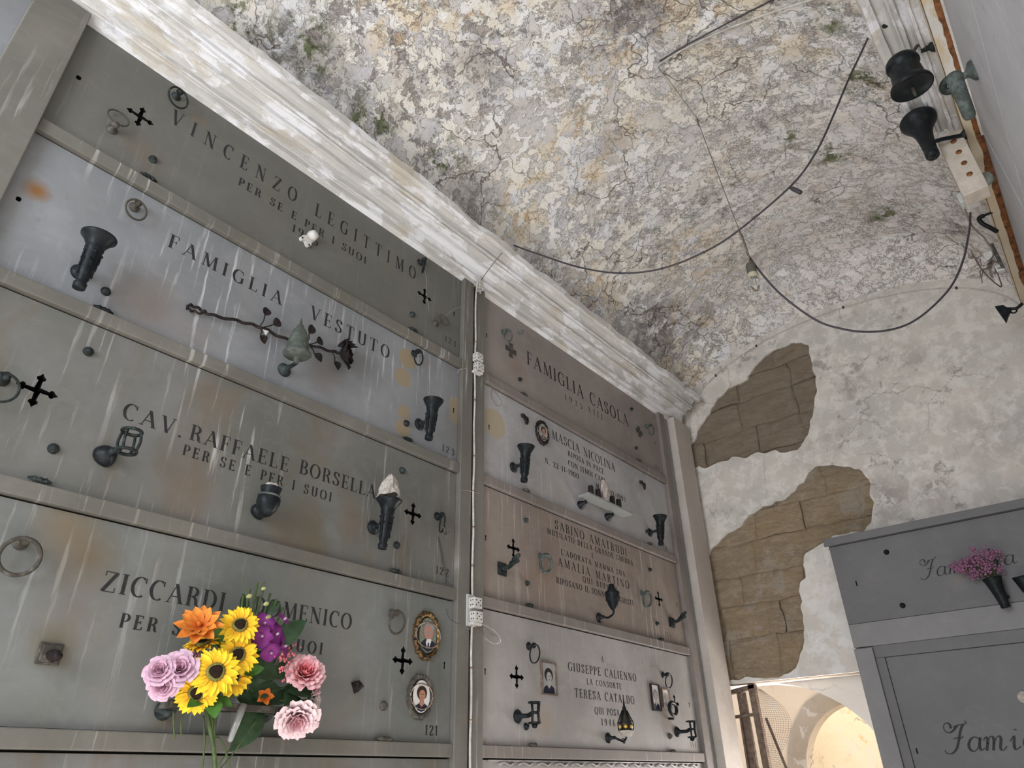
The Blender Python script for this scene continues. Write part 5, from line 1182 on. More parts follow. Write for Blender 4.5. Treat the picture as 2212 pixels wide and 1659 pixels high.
# foliage
def leaf_thing(label, base, tip, w_, nrm, mat='leaf', curl=.08, st=None, name='leaf_blade', grp='big green leaves in the bouquet'):
    o = root_at('bouquet_leaf', label, 'leaf', base, None, grp); b = Vector(base)
    m = MB(); leaf_grid(m, (0, 0, 0), Vector(tip) - b, w_, nrm, .18, curl, 6, 12); m.build(name, mat, o)
    if st: MB().tube(smooth_path([(0, 0, 0), (Vector(st) - b) * .5 + Vector((-.01, 0, 0)), Vector(st) - b], 5), .002, 6).build('stem', 'stem', o)
leaf_thing('broad dark leaf pointing up right above the coral peony', (.13, 1.385, 2.015), (.16, 1.512, 2.125), .038, (.9, -.2, .2), st=(.08, 1.33, 1.86))
leaf_thing('broad dark leaf in the middle right of the sunflowers', (.13, 1.30, 1.975), (.14, 1.445, 1.925), .046, (.9, -.2, .3), st=(.08, 1.30, 1.86))
leaf_thing('long dark leaf hanging below the rail', (.10, 1.425, 1.835), (.12, 1.318, 1.700), .042, (.95, -.2, 0), st=(.11, 1.295, 1.665))
leaf_thing('dark leaf between the two peonies', (.12, 1.48, 1.90), (.17, 1.585, 1.872), .034, (.8, .1, .5), st=(.08, 1.42, 1.86))
leaf_thing('dark leaf curling left under the coral peony', (.12, 1.52, 1.90), (.15, 1.475, 1.84), .032, (.8, .1, .3), st=(.08, 1.42, 1.86))
leaf_thing('dark leaf just above the pale hanging peony', (.13, 1.50, 1.86), (.15, 1.555, 1.83), .028, (.8, .1, .3), st=(.08, 1.42, 1.86))
for i_, (b_, t_, w_, lb_) in enumerate((((.10, 1.36, 1.88), (.13, 1.46, 1.90), .034, 'dark leaf in the shade just right of the lowest sunflowers'), ((.10, 1.40, 1.87), (.12, 1.36, 1.955), .034, 'dark leaf rising behind the small orange blossom'),
        ((.09, 1.44, 1.86), (.11, 1.535, 1.885), .030, 'dark leaf in the shade behind the lower peony'), ((.09, 1.33, 1.86), (.11, 1.43, 1.845), .026, 'dark leaf lying along the rail under the orange blossom'), ((.11, 1.44, 1.93), (.13, 1.52, 1.985), .030, 'dark leaf between the coral buds and the coral peony'),
        ((.10, 1.30, 2.12), (.11, 1.275, 2.19), .018, 'narrow dark leaf at the foot of the cut stem bundle'), ((.10, 1.37, 2.13), (.12, 1.42, 2.185), .022, 'dark leaf in front of the cut stems above the orchids'))):
    leaf_thing(lb_, b_, t_, w_, (.9, -.2, .3))
leaf_thing('bright green leaf between the orange bloom and the top sunflower', (.13, 1.195, 2.00), (.15, 1.190, 2.065), .024, (.9, -.3, .2), 'leaf_bright')
leaf_thing('bright green leaf under the lowest sunflower, pointing left', (.15, 1.185, 1.845), (.19, 1.115, 1.812), .020, (.8, -.3, .4), 'leaf_bright')
leaf_thing('bright green leaf under the sunflowers, hanging straight down', (.16, 1.205, 1.845), (.20, 1.205, 1.785), .026, (.8, -.3, .4), 'leaf_bright')
leaf_thing('bright green leaf right of the half hidden sunflower', (.16, 1.300, 1.925), (.19, 1.355, 1.945), .020, (.8, -.3, .4), 'leaf_bright')
leaf_thing('bright green leaf under the front sunflower, pointing right', (.15, 1.225, 1.85), (.19, 1.262, 1.822), .016, (.8, -.3, .4), 'leaf_bright')
leaf_thing('bright green leaf beside the stem of the middle sunflower', (.14, 1.215, 2.02), (.16, 1.225, 1.985), .022, (.9, -.3, .2), 'leaf_bright')
# stem bundle above
rnd = random.Random(4)
for i, (y, z, lb) in enumerate(((1.272, 2.180, 'shortest cut stem at the left of the bundle'), (1.292, 2.205, 'cut stem second from the left of the bundle'), (1.318, 2.232, 'cut stem third from the left of the bundle, tall'), (1.345, 2.225, 'cut stem in the middle of the bundle'),
        (1.375, 2.205, 'cut stem leaning slightly right in the bundle'), (1.405, 2.190, 'cut stem leaning right, third from the right of the bundle'), (1.435, 2.165, 'cut stem leaning right, second from the right of the bundle'), (1.455, 2.130, 'lowest cut stem leaning far right'))):
    o = tag(MB().tube([(.055, 1.31 + (y - 1.35) * .15, 1.86), (.10, y - (y - 1.33) * .3, (z + 1.9) / 2), (.12, y, z)], .0042, 7).build('flower_stalk', 'stem'), 'green ' + lb, 'flower stem', 'cut green stems behind the bouquet')
o = root_at('bud_branch', 'thin branch with pale green buds rising above the sunflowers', 'bud branch', (.12, 1.30, 2.0)); m = MB()
m.tube(smooth_path([(0, .0, -.1), (.01, -.01, .05), (.02, -.02, .15), (.02, -.045, .21), (.02, -.055, .235)], 5), .0016, 5); m.tube(smooth_path([(0, .02, -.05), (.01, .02, .10), (.02, .015, .20), (.02, .035, .235), (.02, .03, .19)], 5), .0016, 5)
m.build('twig', 'stem', o); m = MB()
for (a, b_, s_) in ((-.020, .175, 1), (.050, .160, 1), (.065, .115, 1.3), (-.018, .085, 1.5), (-.005, .060, 1.2), (.030, .210, .8)): m.ball((.025, a, b_), (.0075 * s_, .011 * s_), 0, 10, 7, (0, .8, .4))
m.build('buds', 'bud', o)
# stems hanging below the rail
for i, (pts, r_, lb) in enumerate((
        ([(.10, 1.225, 1.83), (.13, 1.235, 1.76), (.14, 1.255, 1.70), (.145, 1.268, 1.645)], .0068, 'thick green stem hanging below the sunflowers'),
        ([(.10, 1.22, 1.80), (.12, 1.230, 1.72), (.12, 1.238, 1.64)], .003, 'thin pale stem just left of the thick hanging stem'),
        ([(.10, 1.27, 1.74), (.13, 1.275, 1.735), (.14, 1.30, 1.69), (.14, 1.325, 1.64)], .0026, 'bent stem kinked right of the thick hanging stem'),
        ([(.12, 1.40, 1.80), (.13, 1.33, 1.70), (.13, 1.27, 1.63)], .0024, 'thin stem crossing down to the left under the long leaf'),
        ([(.09, 1.125, 1.81), (.10, 1.130, 1.77), (.10, 1.142, 1.735)], .0026, 'short dry stem at the left under the rail'),
        ([(.09, 1.155, 1.81), (.10, 1.152, 1.775), (.10, 1.162, 1.74)], .0024, 'short green stem next to the dry one under the rail'))):
    tag(MB().tube(smooth_path(pts, 6), r_, 7).build('flower_stalk', 'stem'), lb, 'flower stem', 'stems hanging below the rail')
o = root_at('water_vial', 'clear plastic flower vial under the rail', 'flower vial', (.13, 1.325, 1.80))
MB().lathe([(.004, -.075), (.009, -.070), (.012, .0), (.013, .04)], (0, 0, 0), (0, .25, 1), 14).build('tube', 'vial', o)
o = root_at('orange_blossom', 'small dark orange blossom in the shade above the rail', 'flower', (.13, 1.41, 1.865), BN); m = MB()
for q in range(5):
    a = 2 * PI * q / 5; d = Vector((math.cos(a), math.sin(a), 0)); leaf_grid(m, d * .002, d * .030 + Vector((0, 0, .006)), .011, (0, 0, 1), .3, .1, 3, 5)
m.build('petals', 'orange', o)

# ------------------------------------------------------------------ conduit, terminals, wires on the divider
o = tag(MB().tube(smooth_path([(.034, 2.528 + .003 * math.sin(i * 1.9), 1.05 + i * .12) for i in range(28)], 3), .0055, 8).build('conduit_cable', 'conduit'), 'pale cable running up the groove of the divider', 'cable')
for z in (1.80, 1.98, 2.18, 2.47, 2.62, 2.86, 3.10, 3.27, 3.48, 3.85, 4.1):
    pass
def terminal(label, y, z, back=False, x=0.03):
    o = mount('ceramic_terminal', label, 'terminal block', (x, y, z), 'L', 'white ceramic terminals on the divider')
    m = MB()
    for q, dz in ((0, .032), (1, -.032)):
        m.box((-.026 + .006 * q, dz - .026, .008), (.026 + .006 * q, dz + .024, .046))
    for q, dz in ((0, .032), (1, -.032)):
        for (a, b) in ((-.014, .012), (.0, .0), (.014, -.012), (-.014, -.012), (.014, .012)):
            m.lathe([(.0032, 0), (.0032, .001)], (a + .006 * q, dz + b, .0462), (0, 0, 1), 8, 1)
        for (a, b) in ((.020, -.010), (.034, -.010), (.020, .012), (.034, .012)):
            m.lathe([(.0032, 0), (.0032, .001)], (-.0265 + .006 * q, dz + b, a), (-1, 0, 0), 8, 1)
    m.build('ceramic_block', ['ceramic', 'black'], o)
    if back: MB().box((-.040, -.075, 0), (.014, .075, .009)).build('backing_plate', 'plastic', o, bevel=.002)
    m = MB(); rnd = random.Random(int(z * 100))
    for q in range(5):
        pts = [(0, -.055, .02)]; p = Vector(pts[0])
        for s_ in range(5): p = p + Vector((rnd.uniform(-.03, .045), rnd.uniform(-.022, .008), rnd.uniform(-.006, .012))); p.z = max(.004, p.z); pts.append(tuple(p))
        m.tube(smooth_path(pts, 4), .0016, 5)
    m.build('loose_wire', 'cord', o)
    MB().box((-.03, -.072, .004), (.034, -.058, .040)).build('broken_cover', 'ceramic', o, bevel=.003)
terminal('double ceramic terminal high on the divider, without a backing plate', 2.528, 3.745)
terminal('double ceramic terminal on a grey plate, low on the divider', 2.528, 2.330, True)
o = mount('taped_splice', 'dirty taped wire splice at the top of the divider under the cornice', 'wire splice', (.045, 2.528, 4.30), 'L'); m = MB(); rnd = random.Random(8)
for q in range(9):
    m.tube(smooth_path([(rnd.uniform(-.022, .022), rnd.uniform(-.05, .0), .01), (rnd.uniform(-.03, .03), rnd.uniform(-.01, .03), .025), (rnd.uniform(-.03, .03), rnd.uniform(.0, .05), .02), (rnd.uniform(-.01, .02), .075, .03)], 4), .0045, 6)
m.build('wire_bundle', 'conduit', o)
MB().tube(smooth_path([(0, .05, .03), (.01, .12, .10), (.03, .20, .17), (.06, .26, .21)], 5), .003, 6).build('lead', 'cord', o)
MB().torus((.002, .012, .022), (0, 1, .3), .014, .003).build('tie', 'ceramic', o)
# staples
for i, z in enumerate((1.85, 2.07, 2.55, 2.75, 2.95, 3.15, 3.50, 3.90)):
    q = mount('cable_staple', 'small rusty staple holding the pale divider cable', 'cable staple', (.03, 2.528, z), 'L', 'rusty staples on the divider cable')
    MB().tube([(-.009, -.002, 0), (-.008, 0, .009), (0, .001, .012), (.008, 0, .009), (.009, -.002, 0)], .002, 6).build('wire', 'rust', q)
# stray threads
for (pts, lb, mt, r_) in (
        ([(.004, 2.62, 3.70), (.03, 2.70, 3.64), (.03, 2.77, 3.59), (.02, 2.745, 3.555), (.01, 2.70, 3.60), (.006, 2.71, 3.66)], 'thin wire loop hanging at the start of the speckled slab', 'cord', .0012),
        ([(.02, 2.50, 3.70), (.03, 2.45, 3.68), (.02, 2.41, 3.655), (.02, 2.40, 3.63)], 'frayed wire end left of the high terminal', 'web', .0014),
        ([(.03, 2.56, 2.28), (.04, 2.64, 2.27), (.05, 2.70, 2.24), (.04, 2.73, 2.21), (.02, 2.70, 2.20), (.01, 2.64, 2.225)], 'looped white wire below the low terminal', 'conduit', .0022),
        ([(.02, 2.50, 2.29), (.03, 2.44, 2.26), (.02, 2.39, 2.275), (.01, 2.375, 2.32)], 'thin dark wire left of the low terminal', 'cable', .0012),
        ([(.003, 2.10, 4.24), (.01, 2.13, 4.16), (.006, 2.135, 4.08), (.004, 2.17, 3.95)], 'cobweb thread hanging past the cross near number 124', 'web', .0006),
        ([(.003, 2.29, 3.97), (.01, 2.36, 4.06), (.02, 2.43, 4.12)], 'cobweb thread from the turned-up ring to the divider', 'web', .0005),
        ([(.03, 2.43, 2.93), (.04, 2.52, 2.94), (.02, 2.62, 2.95), (.02, 2.60, 2.89), (.03, 2.55, 2.86)], 'cobweb thread crossing the divider', 'web', .0005)):
    tag(MB().tube(smooth_path(pts, 6), r_, 5).build('thread', mt), lb, 'thread' if mt == 'web' else 'wire')

# ------------------------------------------------------------------ ceiling wires and bulb
cab = [(.262, 2.634, 4.60), (.424, 2.663, 4.457), (.694, 2.705, 4.228), (.941, 2.744, 4.073), (1.175, 2.78, 4.001), (1.405, 2.816, 4.008), (1.596, 2.846, 4.065), (1.894, 2.892, 4.225), (2.05, 2.915, 4.38), (2.173, 2.935, 4.569), (2.30, 2.955, 4.78), (2.38, 2.967, 4.90), (2.445, 2.976, 5.0)]
o = root_at('black_cable', 'black cable sagging across the vault from the left cornice', 'cable', (1.405, 2.816, 4.008))
off = Vector((1.405, 2.816, 4.008))
MB().tube([p - off for p in smooth_path(cab, 8)], .0052, 8).build('cable', 'cable', o)
m = MB()
for p in cab[2:6]: m.ball(Vector(p) - off, .008, 0, 8, 6)
m.build('tape_knot', 'cable', o)
MB().tube([Vector((1.885, 2.89, 4.215)) - off, Vector((1.90, 2.89, 4.19)) - off, Vector((1.925, 2.89, 4.15)) - off], [.008, .012, .011], 8).build('cable_clip', 'cable', o)
cab2 = [(1.602, 2.851, 4.043), (1.610, 2.857, 3.95), (1.618, 2.862, 3.871), (1.692, 2.912, 3.657), (1.803, 2.987, 3.479), (1.90, 3.05, 3.41), (1.993, 3.116, 3.387), (2.09, 3.18, 3.395), (2.177, 3.24, 3.438), (2.28, 3.31, 3.53), (2.365, 3.368, 3.633), (2.44, 3.42, 3.77), (2.485, 3.449, 3.879), (2.52, 3.47, 3.97), (2.545, 3.48, 4.05)]
tag(MB().tube(smooth_path(cab2, 8), .0050, 8).build('black_cable', 'cable'), 'black cable drooping from the hanging bulb to the right wall boxes', 'cable')
hz = vault_z(1.42, 3.15)
hook = Vector((1.42, 3.15, hz))
o = tag(MB().tube(smooth_path([hook, hook.lerp(Vector((1.60, 2.85, 4.06)), .5) + Vector((0, 0, -.005)), (1.600, 2.850, 4.06)], 6), .0022, 6).build('hanging_cord', 'cord'), 'thin twisted cord hanging from the vault hook to the black cable', 'cord')
o = root_at('ceiling_hook', 'rusty wire hook in the vault where the cord hangs', 'hook', tuple(hook)); MB().torus((0, 0, -.03), (1, .3, 0), .02, .004).tube([(0, 0, .03), (0, 0, -.012)], .006, 6).build('hook_loop', 'cord', o)
o = root_at('light_bulb', 'unlit light bulb in a brown socket hanging from the cables', 'light bulb', (1.613, 2.846, 3.80))
MB().tube(smooth_path([(-.012, 0, .26), (-.006, .004, .18), (.004, -.003, .10), (.0, 0, .03)], 6), .0045, 6).build('flex', 'cord', o)
MB().torus((-.010, 0, .235), (1, 0, .2), .02, .004).build('wire_knot', 'cord', o)
MB().lathe([(.012, .035), (.020, .030), (.0235, .018), (.0235, -.030), (.021, -.034)], (0, 0, 0), (0, 0, 1), 18).build('socket', mat_bronze('bakelite_brown', (.08, .075, .06), (.10, .095, .075), .5, 0), o)
MB().lathe([(.024, -.030), (.026, -.036), (.026, -.052), (.022, -.056)], (0, 0, 0), (0, 0, 1), 18).build('collar', plain('yellowed_collar', (.34, .31, .22), .5), o)
MB().lathe([(.018, -.054), (.020, -.070), (.020, -.112), (.015, -.130), (.006, -.138), (.001, -.139)], (0, 0, 0), (0, 0, 1), 18).build('glass', 'glass', o)
m = MB(); m.tube([(.004, 0, -.055), (.005, 0, -.10), (0, 0, -.112), (-.005, 0, -.10), (-.004, 0, -.055)], .0012, 5); m.build('filament', 'plastic', o)
def on_vault(x, y, d=.016): return Vector((x, y, vault_z(x, y) - d))
pts = [on_vault(2.35, 2.52), on_vault(2.06, 2.58), on_vault(1.80, 2.60), on_vault(1.60, 2.60), on_vault(1.45, 2.60)]
tag(MB().tube(smooth_path(pts, 6), .0045, 6).build('ceiling_wire', 'cable'), 'dark wire fixed along the vault at the top of the photo', 'wire')
pts = [on_vault(2.30, 2.64), on_vault(2.0, 2.64), on_vault(1.70, 2.62), on_vault(1.45, 2.62, .01), on_vault(1.415, 2.66, .012), on_vault(1.42, 2.75, .01), on_vault(1.42, 2.95, .01), tuple(hook)]
tag(MB().tube(smooth_path(pts, 6), .0065, 6).build('ceiling_wire', 'conduit'), 'pale wire on the vault bending down to the cord hook', 'wire')
# wire run along the end wall arch
pts = [(.02, 5.365, 4.12)] + [(1.36 - 1.30 * math.cos(PI * i / 30 * .96 + .02), 5.37, 4.40 + .595 * math.sin(PI * i / 30 * .96 + .02)) for i in range(31)]
tag(MB().tube(smooth_path(pts, 3), .004, 6).build('wall_wire', 'conduit'), 'thin wire stapled along the arch of the end wall', 'wire')
for i in (4, 7, 11, 17, 24):
    p = Vector(pts[i + 1]); tag(MB().box((p.x - .008, 5.362, p.z - .010), (p.x + .008, 5.378, p.z + .010)).build('wire_clip', 'cable', bevel=.003), 'small black clip on the arch wire of the end wall', 'wire clip', 'clips on the arch wire')

# ------------------------------------------------------------------ right wall
def rslab(z0, z1, y0, y1, lb):
    m = MB().box((2.72, y0, z0), (2.745, y1, z1)); return tag(m.build('tomb_slab', 'right_marble', bevel=.003), lb, 'tomb slab', 'marble slabs of the right wall')
rslab(3.74, 4.33, 1.05, 3.25, 'pale slab under the cornice of the right wall, behind the green vase')
rslab(3.74, 4.33, -1.3, 1.03, 'pale slab of the right wall in the upper corner of the photo')
rslab(3.74, 4.33, 3.27, 5.12, 'pale slab of the right wall beyond the perforated box')
rslab(3.08, 3.735, -1.3, 1.03, 'second slab down in the right wall, seen at a sharp angle in the upper right corner')
rslab(3.08, 3.735, 1.05, 3.25, 'second slab down in the right wall, under the one with the green vase')
# bucket lamp
def rroot(name, label, cat, loc, group=None): return root_at(name, label, cat, loc, None, group)
o = rroot('bucket_lamp', 'dark bucket-shaped lamp hanging below the right cornice', 'hanging lamp', (2.652, 2.70, 4.42))
ax = Vector((-.02, .18, -.98)).normalized()
MB().lathe([(.028, 0), (.022, .012), (.012, .02), (.010, .05)], (0, 0, 0), (-1, -.1, .1), 16).build('wall_plate', 'verdigris', o)
MB().tube(smooth_path([(-.03, -.01, 0), (-.05, -.02, .03), (-.075, -.03, .0), (-.09, -.05, -.03), (-.12, -.09, -.05)]), .007, 8).build('arm', 'dusty', o)
c0 = Vector((2.517, 2.60, 4.345)) - Vector((2.652, 2.70, 4.42))
MB().lathe([(.030, .0), (.056, .004), (.064, .014), (.068, .030), (.068, .044), (.060, .050), (.061, .070), (.066, .120), (.070, .132), (.082, .146), (.086, .160), (.084, .168), (.078, .164), (.05, .156), (.015, .154)], c0, ax, 30).build('shade', 'bronze', o)
MB().tube([c0 + ax * .166, c0 + ax * .20, c0 + ax * .212], [.008, .007, .004], 8).build('lamp_stem', 'dusty', o)
# torch holder upside up near the perforated box
o = rroot('torch_holder', 'black flared torch holder beside the perforated box on the right wall', 'torch holder', (2.652, 3.20, 4.30))
MB().lathe([(.034, 0), (.020, .016), (.012, .024)], (0, 0, 0), (-1, 0, .1), 3).build('wall_plate', 'verdigris', o)
MB().tube(smooth_path([(-.02, 0, 0), (-.06, -.03, -.01), (-.10, -.06, -.02), (-.13, -.08, -.03)]), [.010] * 25, 8).build('arm', 'bronze', o)
c0 = Vector((2.492, 3.105, 4.175)) - Vector((2.652, 3.20, 4.30)); ax = Vector((.02, .10, 1)).normalized()
MB().lathe([(.026, 0), (.030, .006), (.031, .03), (.028, .036), (.030, .05), (.034, .12), (.040, .17), (.052, .21), (.074, .25), (.084, .268), (.084, .276), (.075, .274), (.04, .25), (.01, .249)], c0, ax, 28).build('body', 'bronze', o)
o = rroot('curled_hook', 'small dark knob bracket above the black torch holder', 'knob', (2.652, 3.16, 4.50))
MB().tube(smooth_path([(0, 0, 0), (-.04, 0, .01), (-.08, 0, .005)]), .009, 8).torus((-.098, 0, .0), (0, 1, .2), .018, .009, 0, 18, 8).build('knob', 'bronze', o)
o = rroot('corner_fitting', 'dark ragged fitting on the right cornice at the top edge of the photo', 'broken fitting', (2.60, 2.50, 4.62))
m = MB().lathe([(.03, 0), (.045, .02), (.05, .08), (.035, .15), (.015, .19), (.004, .20)], (-.09, .02, .10), (.05, .2, -1), 12, wob=.15); m.tube([(.05, 0, 0), (-.06, 0, .06)], .010, 8); m.build('stub', 'bronze', o)
# green vase on the slab
o = rroot('green_vase', 'long green bronze flower vase on the slab of the right wall', 'flower vase', (2.72, 2.56, 4.04))
MB().lathe([(.042, 0), (.043, .006), (.026, .020), (.015, .034), (.014, .07)], (0, 0, 0), (-1, -.3, -.35), 22).build('wall_plate', 'green_bronze', o)
c0 = Vector((2.638, 2.45, 3.925)) - Vector((2.72, 2.56, 4.04)); ax = Vector((-.06, -.02, -1)).normalized()
MB().torus(c0 + Vector((-.02, 0, .0)), (.3, 1, .2), .026, .014, 0, 20, 8).build('scroll', 'verdigris', o)
MB().lathe([(.028, -.03), (.031, -.02), (.028, .0), (.024, .10), (.022, .185), (.020, .195), (.012, .197)], c0, ax, 22).build('vase_body', 'green_bronze', o)
# perforated box
o = rroot('perforated_box', 'pale box with a row of oval holes under the right cornice', 'junction box', (2.60, 3.25, 4.16))
m = MB(); A = Vector((0, -.02, 1)).normalized()
m.box((-.065, -.045, -.20), (.040, .045, .185)); m.build('box', plain('dusty_beige_box', (.46, .40, .34), .7, 0, .2, .15, 20), o, bevel=.004)
m = MB()
for zz in (.13, .055, -.02, -.095): m.lathe([(.0135, 0), (.0135, .001)], (-.005, -.0455, zz), (0, -1, 0), 14)
m.build('round_hole', 'rust', o)
# broken socket boxes
o = rroot('broken_socket', 'broken grey socket under the perforated box', 'socket', (2.57, 3.44, 4.10))
MB().box((-.05, -.03, -.02), (.03, .03, .045)).build('cover', 'plastic', o, bevel=.008); MB().box((-.03, -.03, -.05), (.03, .02, -.02)).build('base', 'ceramic', o, bevel=.006)
o = rroot('plastic_box', 'rounded grey cap on the cream beam beside the broken socket', 'socket cap', (2.66, 3.45, 4.17))
MB().lathe([(.036, 0), (.036, .03), (.028, .038), (.004, .04)], (0, 0, 0), (-.2, -1, .1), 10).build('cap', mat_bronze('grey_green_plastic', (.27, .29, .26), (.33, .35, .31), .6, 0), o)
tag(MB().tube(smooth_path([(2.53, 3.46, 4.07), (2.53, 3.50, 3.98), (2.555, 3.52, 3.90), (2.56, 3.52, 3.80), (2.53, 3.47, 3.74)], 6), .004, 6).build('thin_wire', 'cord'), 'thinner wire twisting beside the drooping cable under the socket', 'wire')
o = rroot('curved_hook', 'short black curved arm below the broken socket', 'hook', (2.66, 3.97, 4.32))
MB().tube(smooth_path([(0, 0, .02), (-.04, 0, .02), (-.07, 0, .015), (-.065, .01, -.02), (-.04, .02, -.06), (-.02, .02, -.10)]), [.007] * 9 + [.012] * 32, 8).build('arm', 'bronze', o)
o = rroot('wire_junction', 'tangle of stripped wires and a ceramic terminal on the right wall', 'wire junction', (2.60, 4.22, 4.20))
MB().box((-.005, -.03, -.09), (.012, .04, .09)).build('back_plate', 'dusty', o)
MB().box((-.055, -.02, .0), (-.01, .02, .055)).build('ceramic_block', 'ceramic', o, bevel=.004)
m = MB(); rnd = random.Random(12)
for q in range(8):
    p = Vector((-.03, 0, 0)); pts = [tuple(p)]
    for s_ in range(4): p = p + Vector((rnd.uniform(-.03, .03), rnd.uniform(-.03, .03), rnd.uniform(-.05, .012))); pts.append(tuple(p))
    m.tube(smooth_path(pts, 4), .003, 5)
m.build('stripped_wire', 'cord', o); MB().box((-.03, -.02, -.10), (.01, .02, -.055)).build('white_cover', 'ceramic', o, bevel=.004)
tag(MB().tube(smooth_path([(2.480, 3.46, 3.82), (2.50, 3.75, 3.86), (2.54, 4.0, 3.90), (2.56, 4.15, 3.98), (2.57, 4.22, 4.12)], 6), .0035, 6).build('thin_wire', 'cord'), 'frayed thin wire hanging between the cable and the wire junction', 'wire')
o = rroot('lamp_bracket', 'black triangular lamp bracket at the end of the right wall', 'lamp bracket', (2.655, 5.05, 4.31))
MB().tube(smooth_path([(0, 0, 0), (-.04, 0, -.02), (-.08, 0, -.005), (-.115, 0, .015)]), [.011] * 25, 8).build('arm', 'bronze', o)
m = MB().poly([[(-.145, .04), (-.10, .03), (-.085, .0), (-.06, -.01), (-.10, -.06), (-.125, -.10)]], lambda a, b, d: (a, -d, b), -.012, .014); m.torus((-.06, 0, -.03), (0, 1, 0), .018, .006, 0, 14, 6); m.build('bracket_plate', 'bronze', o)

# ------------------------------------------------------------------ grey tomb block at the end
BX0 = 1.025
o = root_at('tomb_block', 'dark grey marble tomb block at the end of the corridor', 'tomb block', (1.9, 5.27, 0.0)); off = Vector((1.9, 5.27, 0))
def bpart(name, a, b, mat, bev=.003, dy=0.0):
    m = MB().box(Vector(a) - off, Vector(b) - off); return m.build(name, mat, o, bevel=bev)
bpart('core', (BX0 + .02, 5.17, 0), (2.70, 5.37, 3.00), 'block_lite')
bpart('top_cap', (BX0 - .005, 5.115, 3.012), (2.70, 5.37, 3.066), 'block', .004)
bpart('ledge', (BX0 + .016, 5.146, 2.335), (2.70, 5.17, 2.482), 'block_lite')
bpart('lower_ledge', (1.155, 5.152, 2.262), (2.70, 5.17, 2.335), 'block')
bpart('side_post', (BX0 + .016, 5.128, 0), (1.155, 5.17, 2.325), 'block_lite')
bpart('inner_strip', (1.155, 5.150, 0), (1.21, 5.17, 2.262), 'block')
CUR = {  # cursive strokes, x-height .5, baseline 0
 'F': (.88, [[(.62, .98), (.45, .80), (.28, .72), (.12, .82), (.10, 1.0), (.22, 1.10), (.35, 1.02), (.36, .88)], [(.45, .92), (.62, .99), (.80, 1.0), (.98, 1.06), (.90, 1.14)], [(.84, 1.02), (.72, .78), (.62, .45), (.50, .12), (.30, -.06), (.10, -.04), (.05, .08)], [(.42, .48), (.55, .52), (.72, .50), (.80, .58)]]),
 'a': (.62, [[(.50, .42), (.36, .52), (.18, .44), (.08, .22), (.14, .04), (.28, .0), (.42, .14), (.52, .46)], [(.54, .50), (.48, .20), (.52, .02), (.66, .10)]]),
 'm': (.95, [[(.02, .36), (.12, .50), (.18, .40), (.10, 0)], [(.14, .22), (.28, .50), (.40, .44), (.34, 0)], [(.38, .22), (.54, .50), (.66, .44), (.60, .06), (.70, .0), (.84, .14)]]),
 'i': (.42, [[(.02, .30), (.18, .50), (.14, .18), (.18, .0), (.38, .12)], [(.24, .70), (.26, .74), (.25, .70)]]),
 'g': (.62, [[(.50, .42), (.36, .52), (.18, .44), (.08, .22), (.14, .04), (.28, .0), (.42, .14), (.52, .46)], [(.54, .50), (.46, .0), (.36, -.36), (.20, -.44), (.14, -.32), (.34, -.12), (.68, .12)]]),
 'l': (.42, [[(.02, .12), (.24, .60), (.34, .92), (.26, 1.04), (.18, .86), (.14, .20), (.20, .0), (.40, .12)]]),
}
def script(parent, text, x0, base, h, wt, mat, slant=.18):
    m = MB(); x = x0
    for c in text:
        wd, sts = CUR[c]
        for st in sts:
            P = smooth_path([(px, py, 0) for px, py in st], 7); n = len(P)
            for i in range(n - 1):
                a, b = P[i], P[i + 1]; d = (b - a)
                if d.length < 1e-5: continue
                d.normalize(); w_ = wt * (.45 + .75 * max(0, -d.y) ** 1.2) * .5; nn = Vector((-d.y, d.x, 0)) * w_ / h
                q = [(a - nn), (b - nn), (b + nn), (a + nn)]
                m.add([Vector((x + (p.x + slant * p.y) * h, 5.1692 - .0001 * (i % 5), base + p.y * h)) - off for p in q], [(0, 1, 2, 3)])
        x += wd * h
    return m.build('inscription', mat, parent, recalc=False)
def bslab(z0, z1, x0, lb):
    m = MB().box(Vector((x0, 5.17, z0)), Vector((2.70, 5.185, z1))); s_ = m.build('tomb_slab', 'block', bevel=.002); return tag(s_, lb, 'tomb slab', 'marble slabs of the end block')
# front slabs are separate stones set on the block
bs1 = tag(MB().box((BX0 + .016, 5.150, 2.484), (2.70, 5.170, 3.010)).build('tomb_slab', 'block', bevel=.002), 'dark slab with cursive Famiglia half hidden by dried mauve flowers', 'tomb slab', 'marble slabs of the end block')
bs2 = tag(MB().box((1.212, 5.160, .9), (2.70, 5.170, 2.260)).build('tomb_slab', 'block', bevel=.002), 'lower dark slab with larger cursive Famiglia at the photo corner', 'tomb slab', 'marble slabs of the end block')
off_keep = off.copy()
off = Vector((0, 0.0205, 0)); script(bs1, 'Famiglia', 1.545, 2.700, .108, .0075, 'letter')
off = Vector((0, 0.0105, 0)); script(bs2, 'Famiglia', 1.390, 1.716, .138, .0125, 'letter')
off = off_keep
studs(bs1, [(1.397, 2.906), (1.400, 2.555)], r=.014, mat='bronze', F='E')
MB().box((1.155, 5.148, 2.722), (1.163, 5.151, 2.755)).build('keyhole', 'black', bs1); MB().box((1.242, 5.158, 1.712), (1.250, 5.161, 1.742)).build('keyhole', 'black', bs2)
m = MB().lathe([(.03, 0), (.034, .004), (.030, .012), (.004, .014)], (1.875, 5.160, 1.975), (0, -1, 0), 16); m.build('pale_boss', 'cloth', bs2)
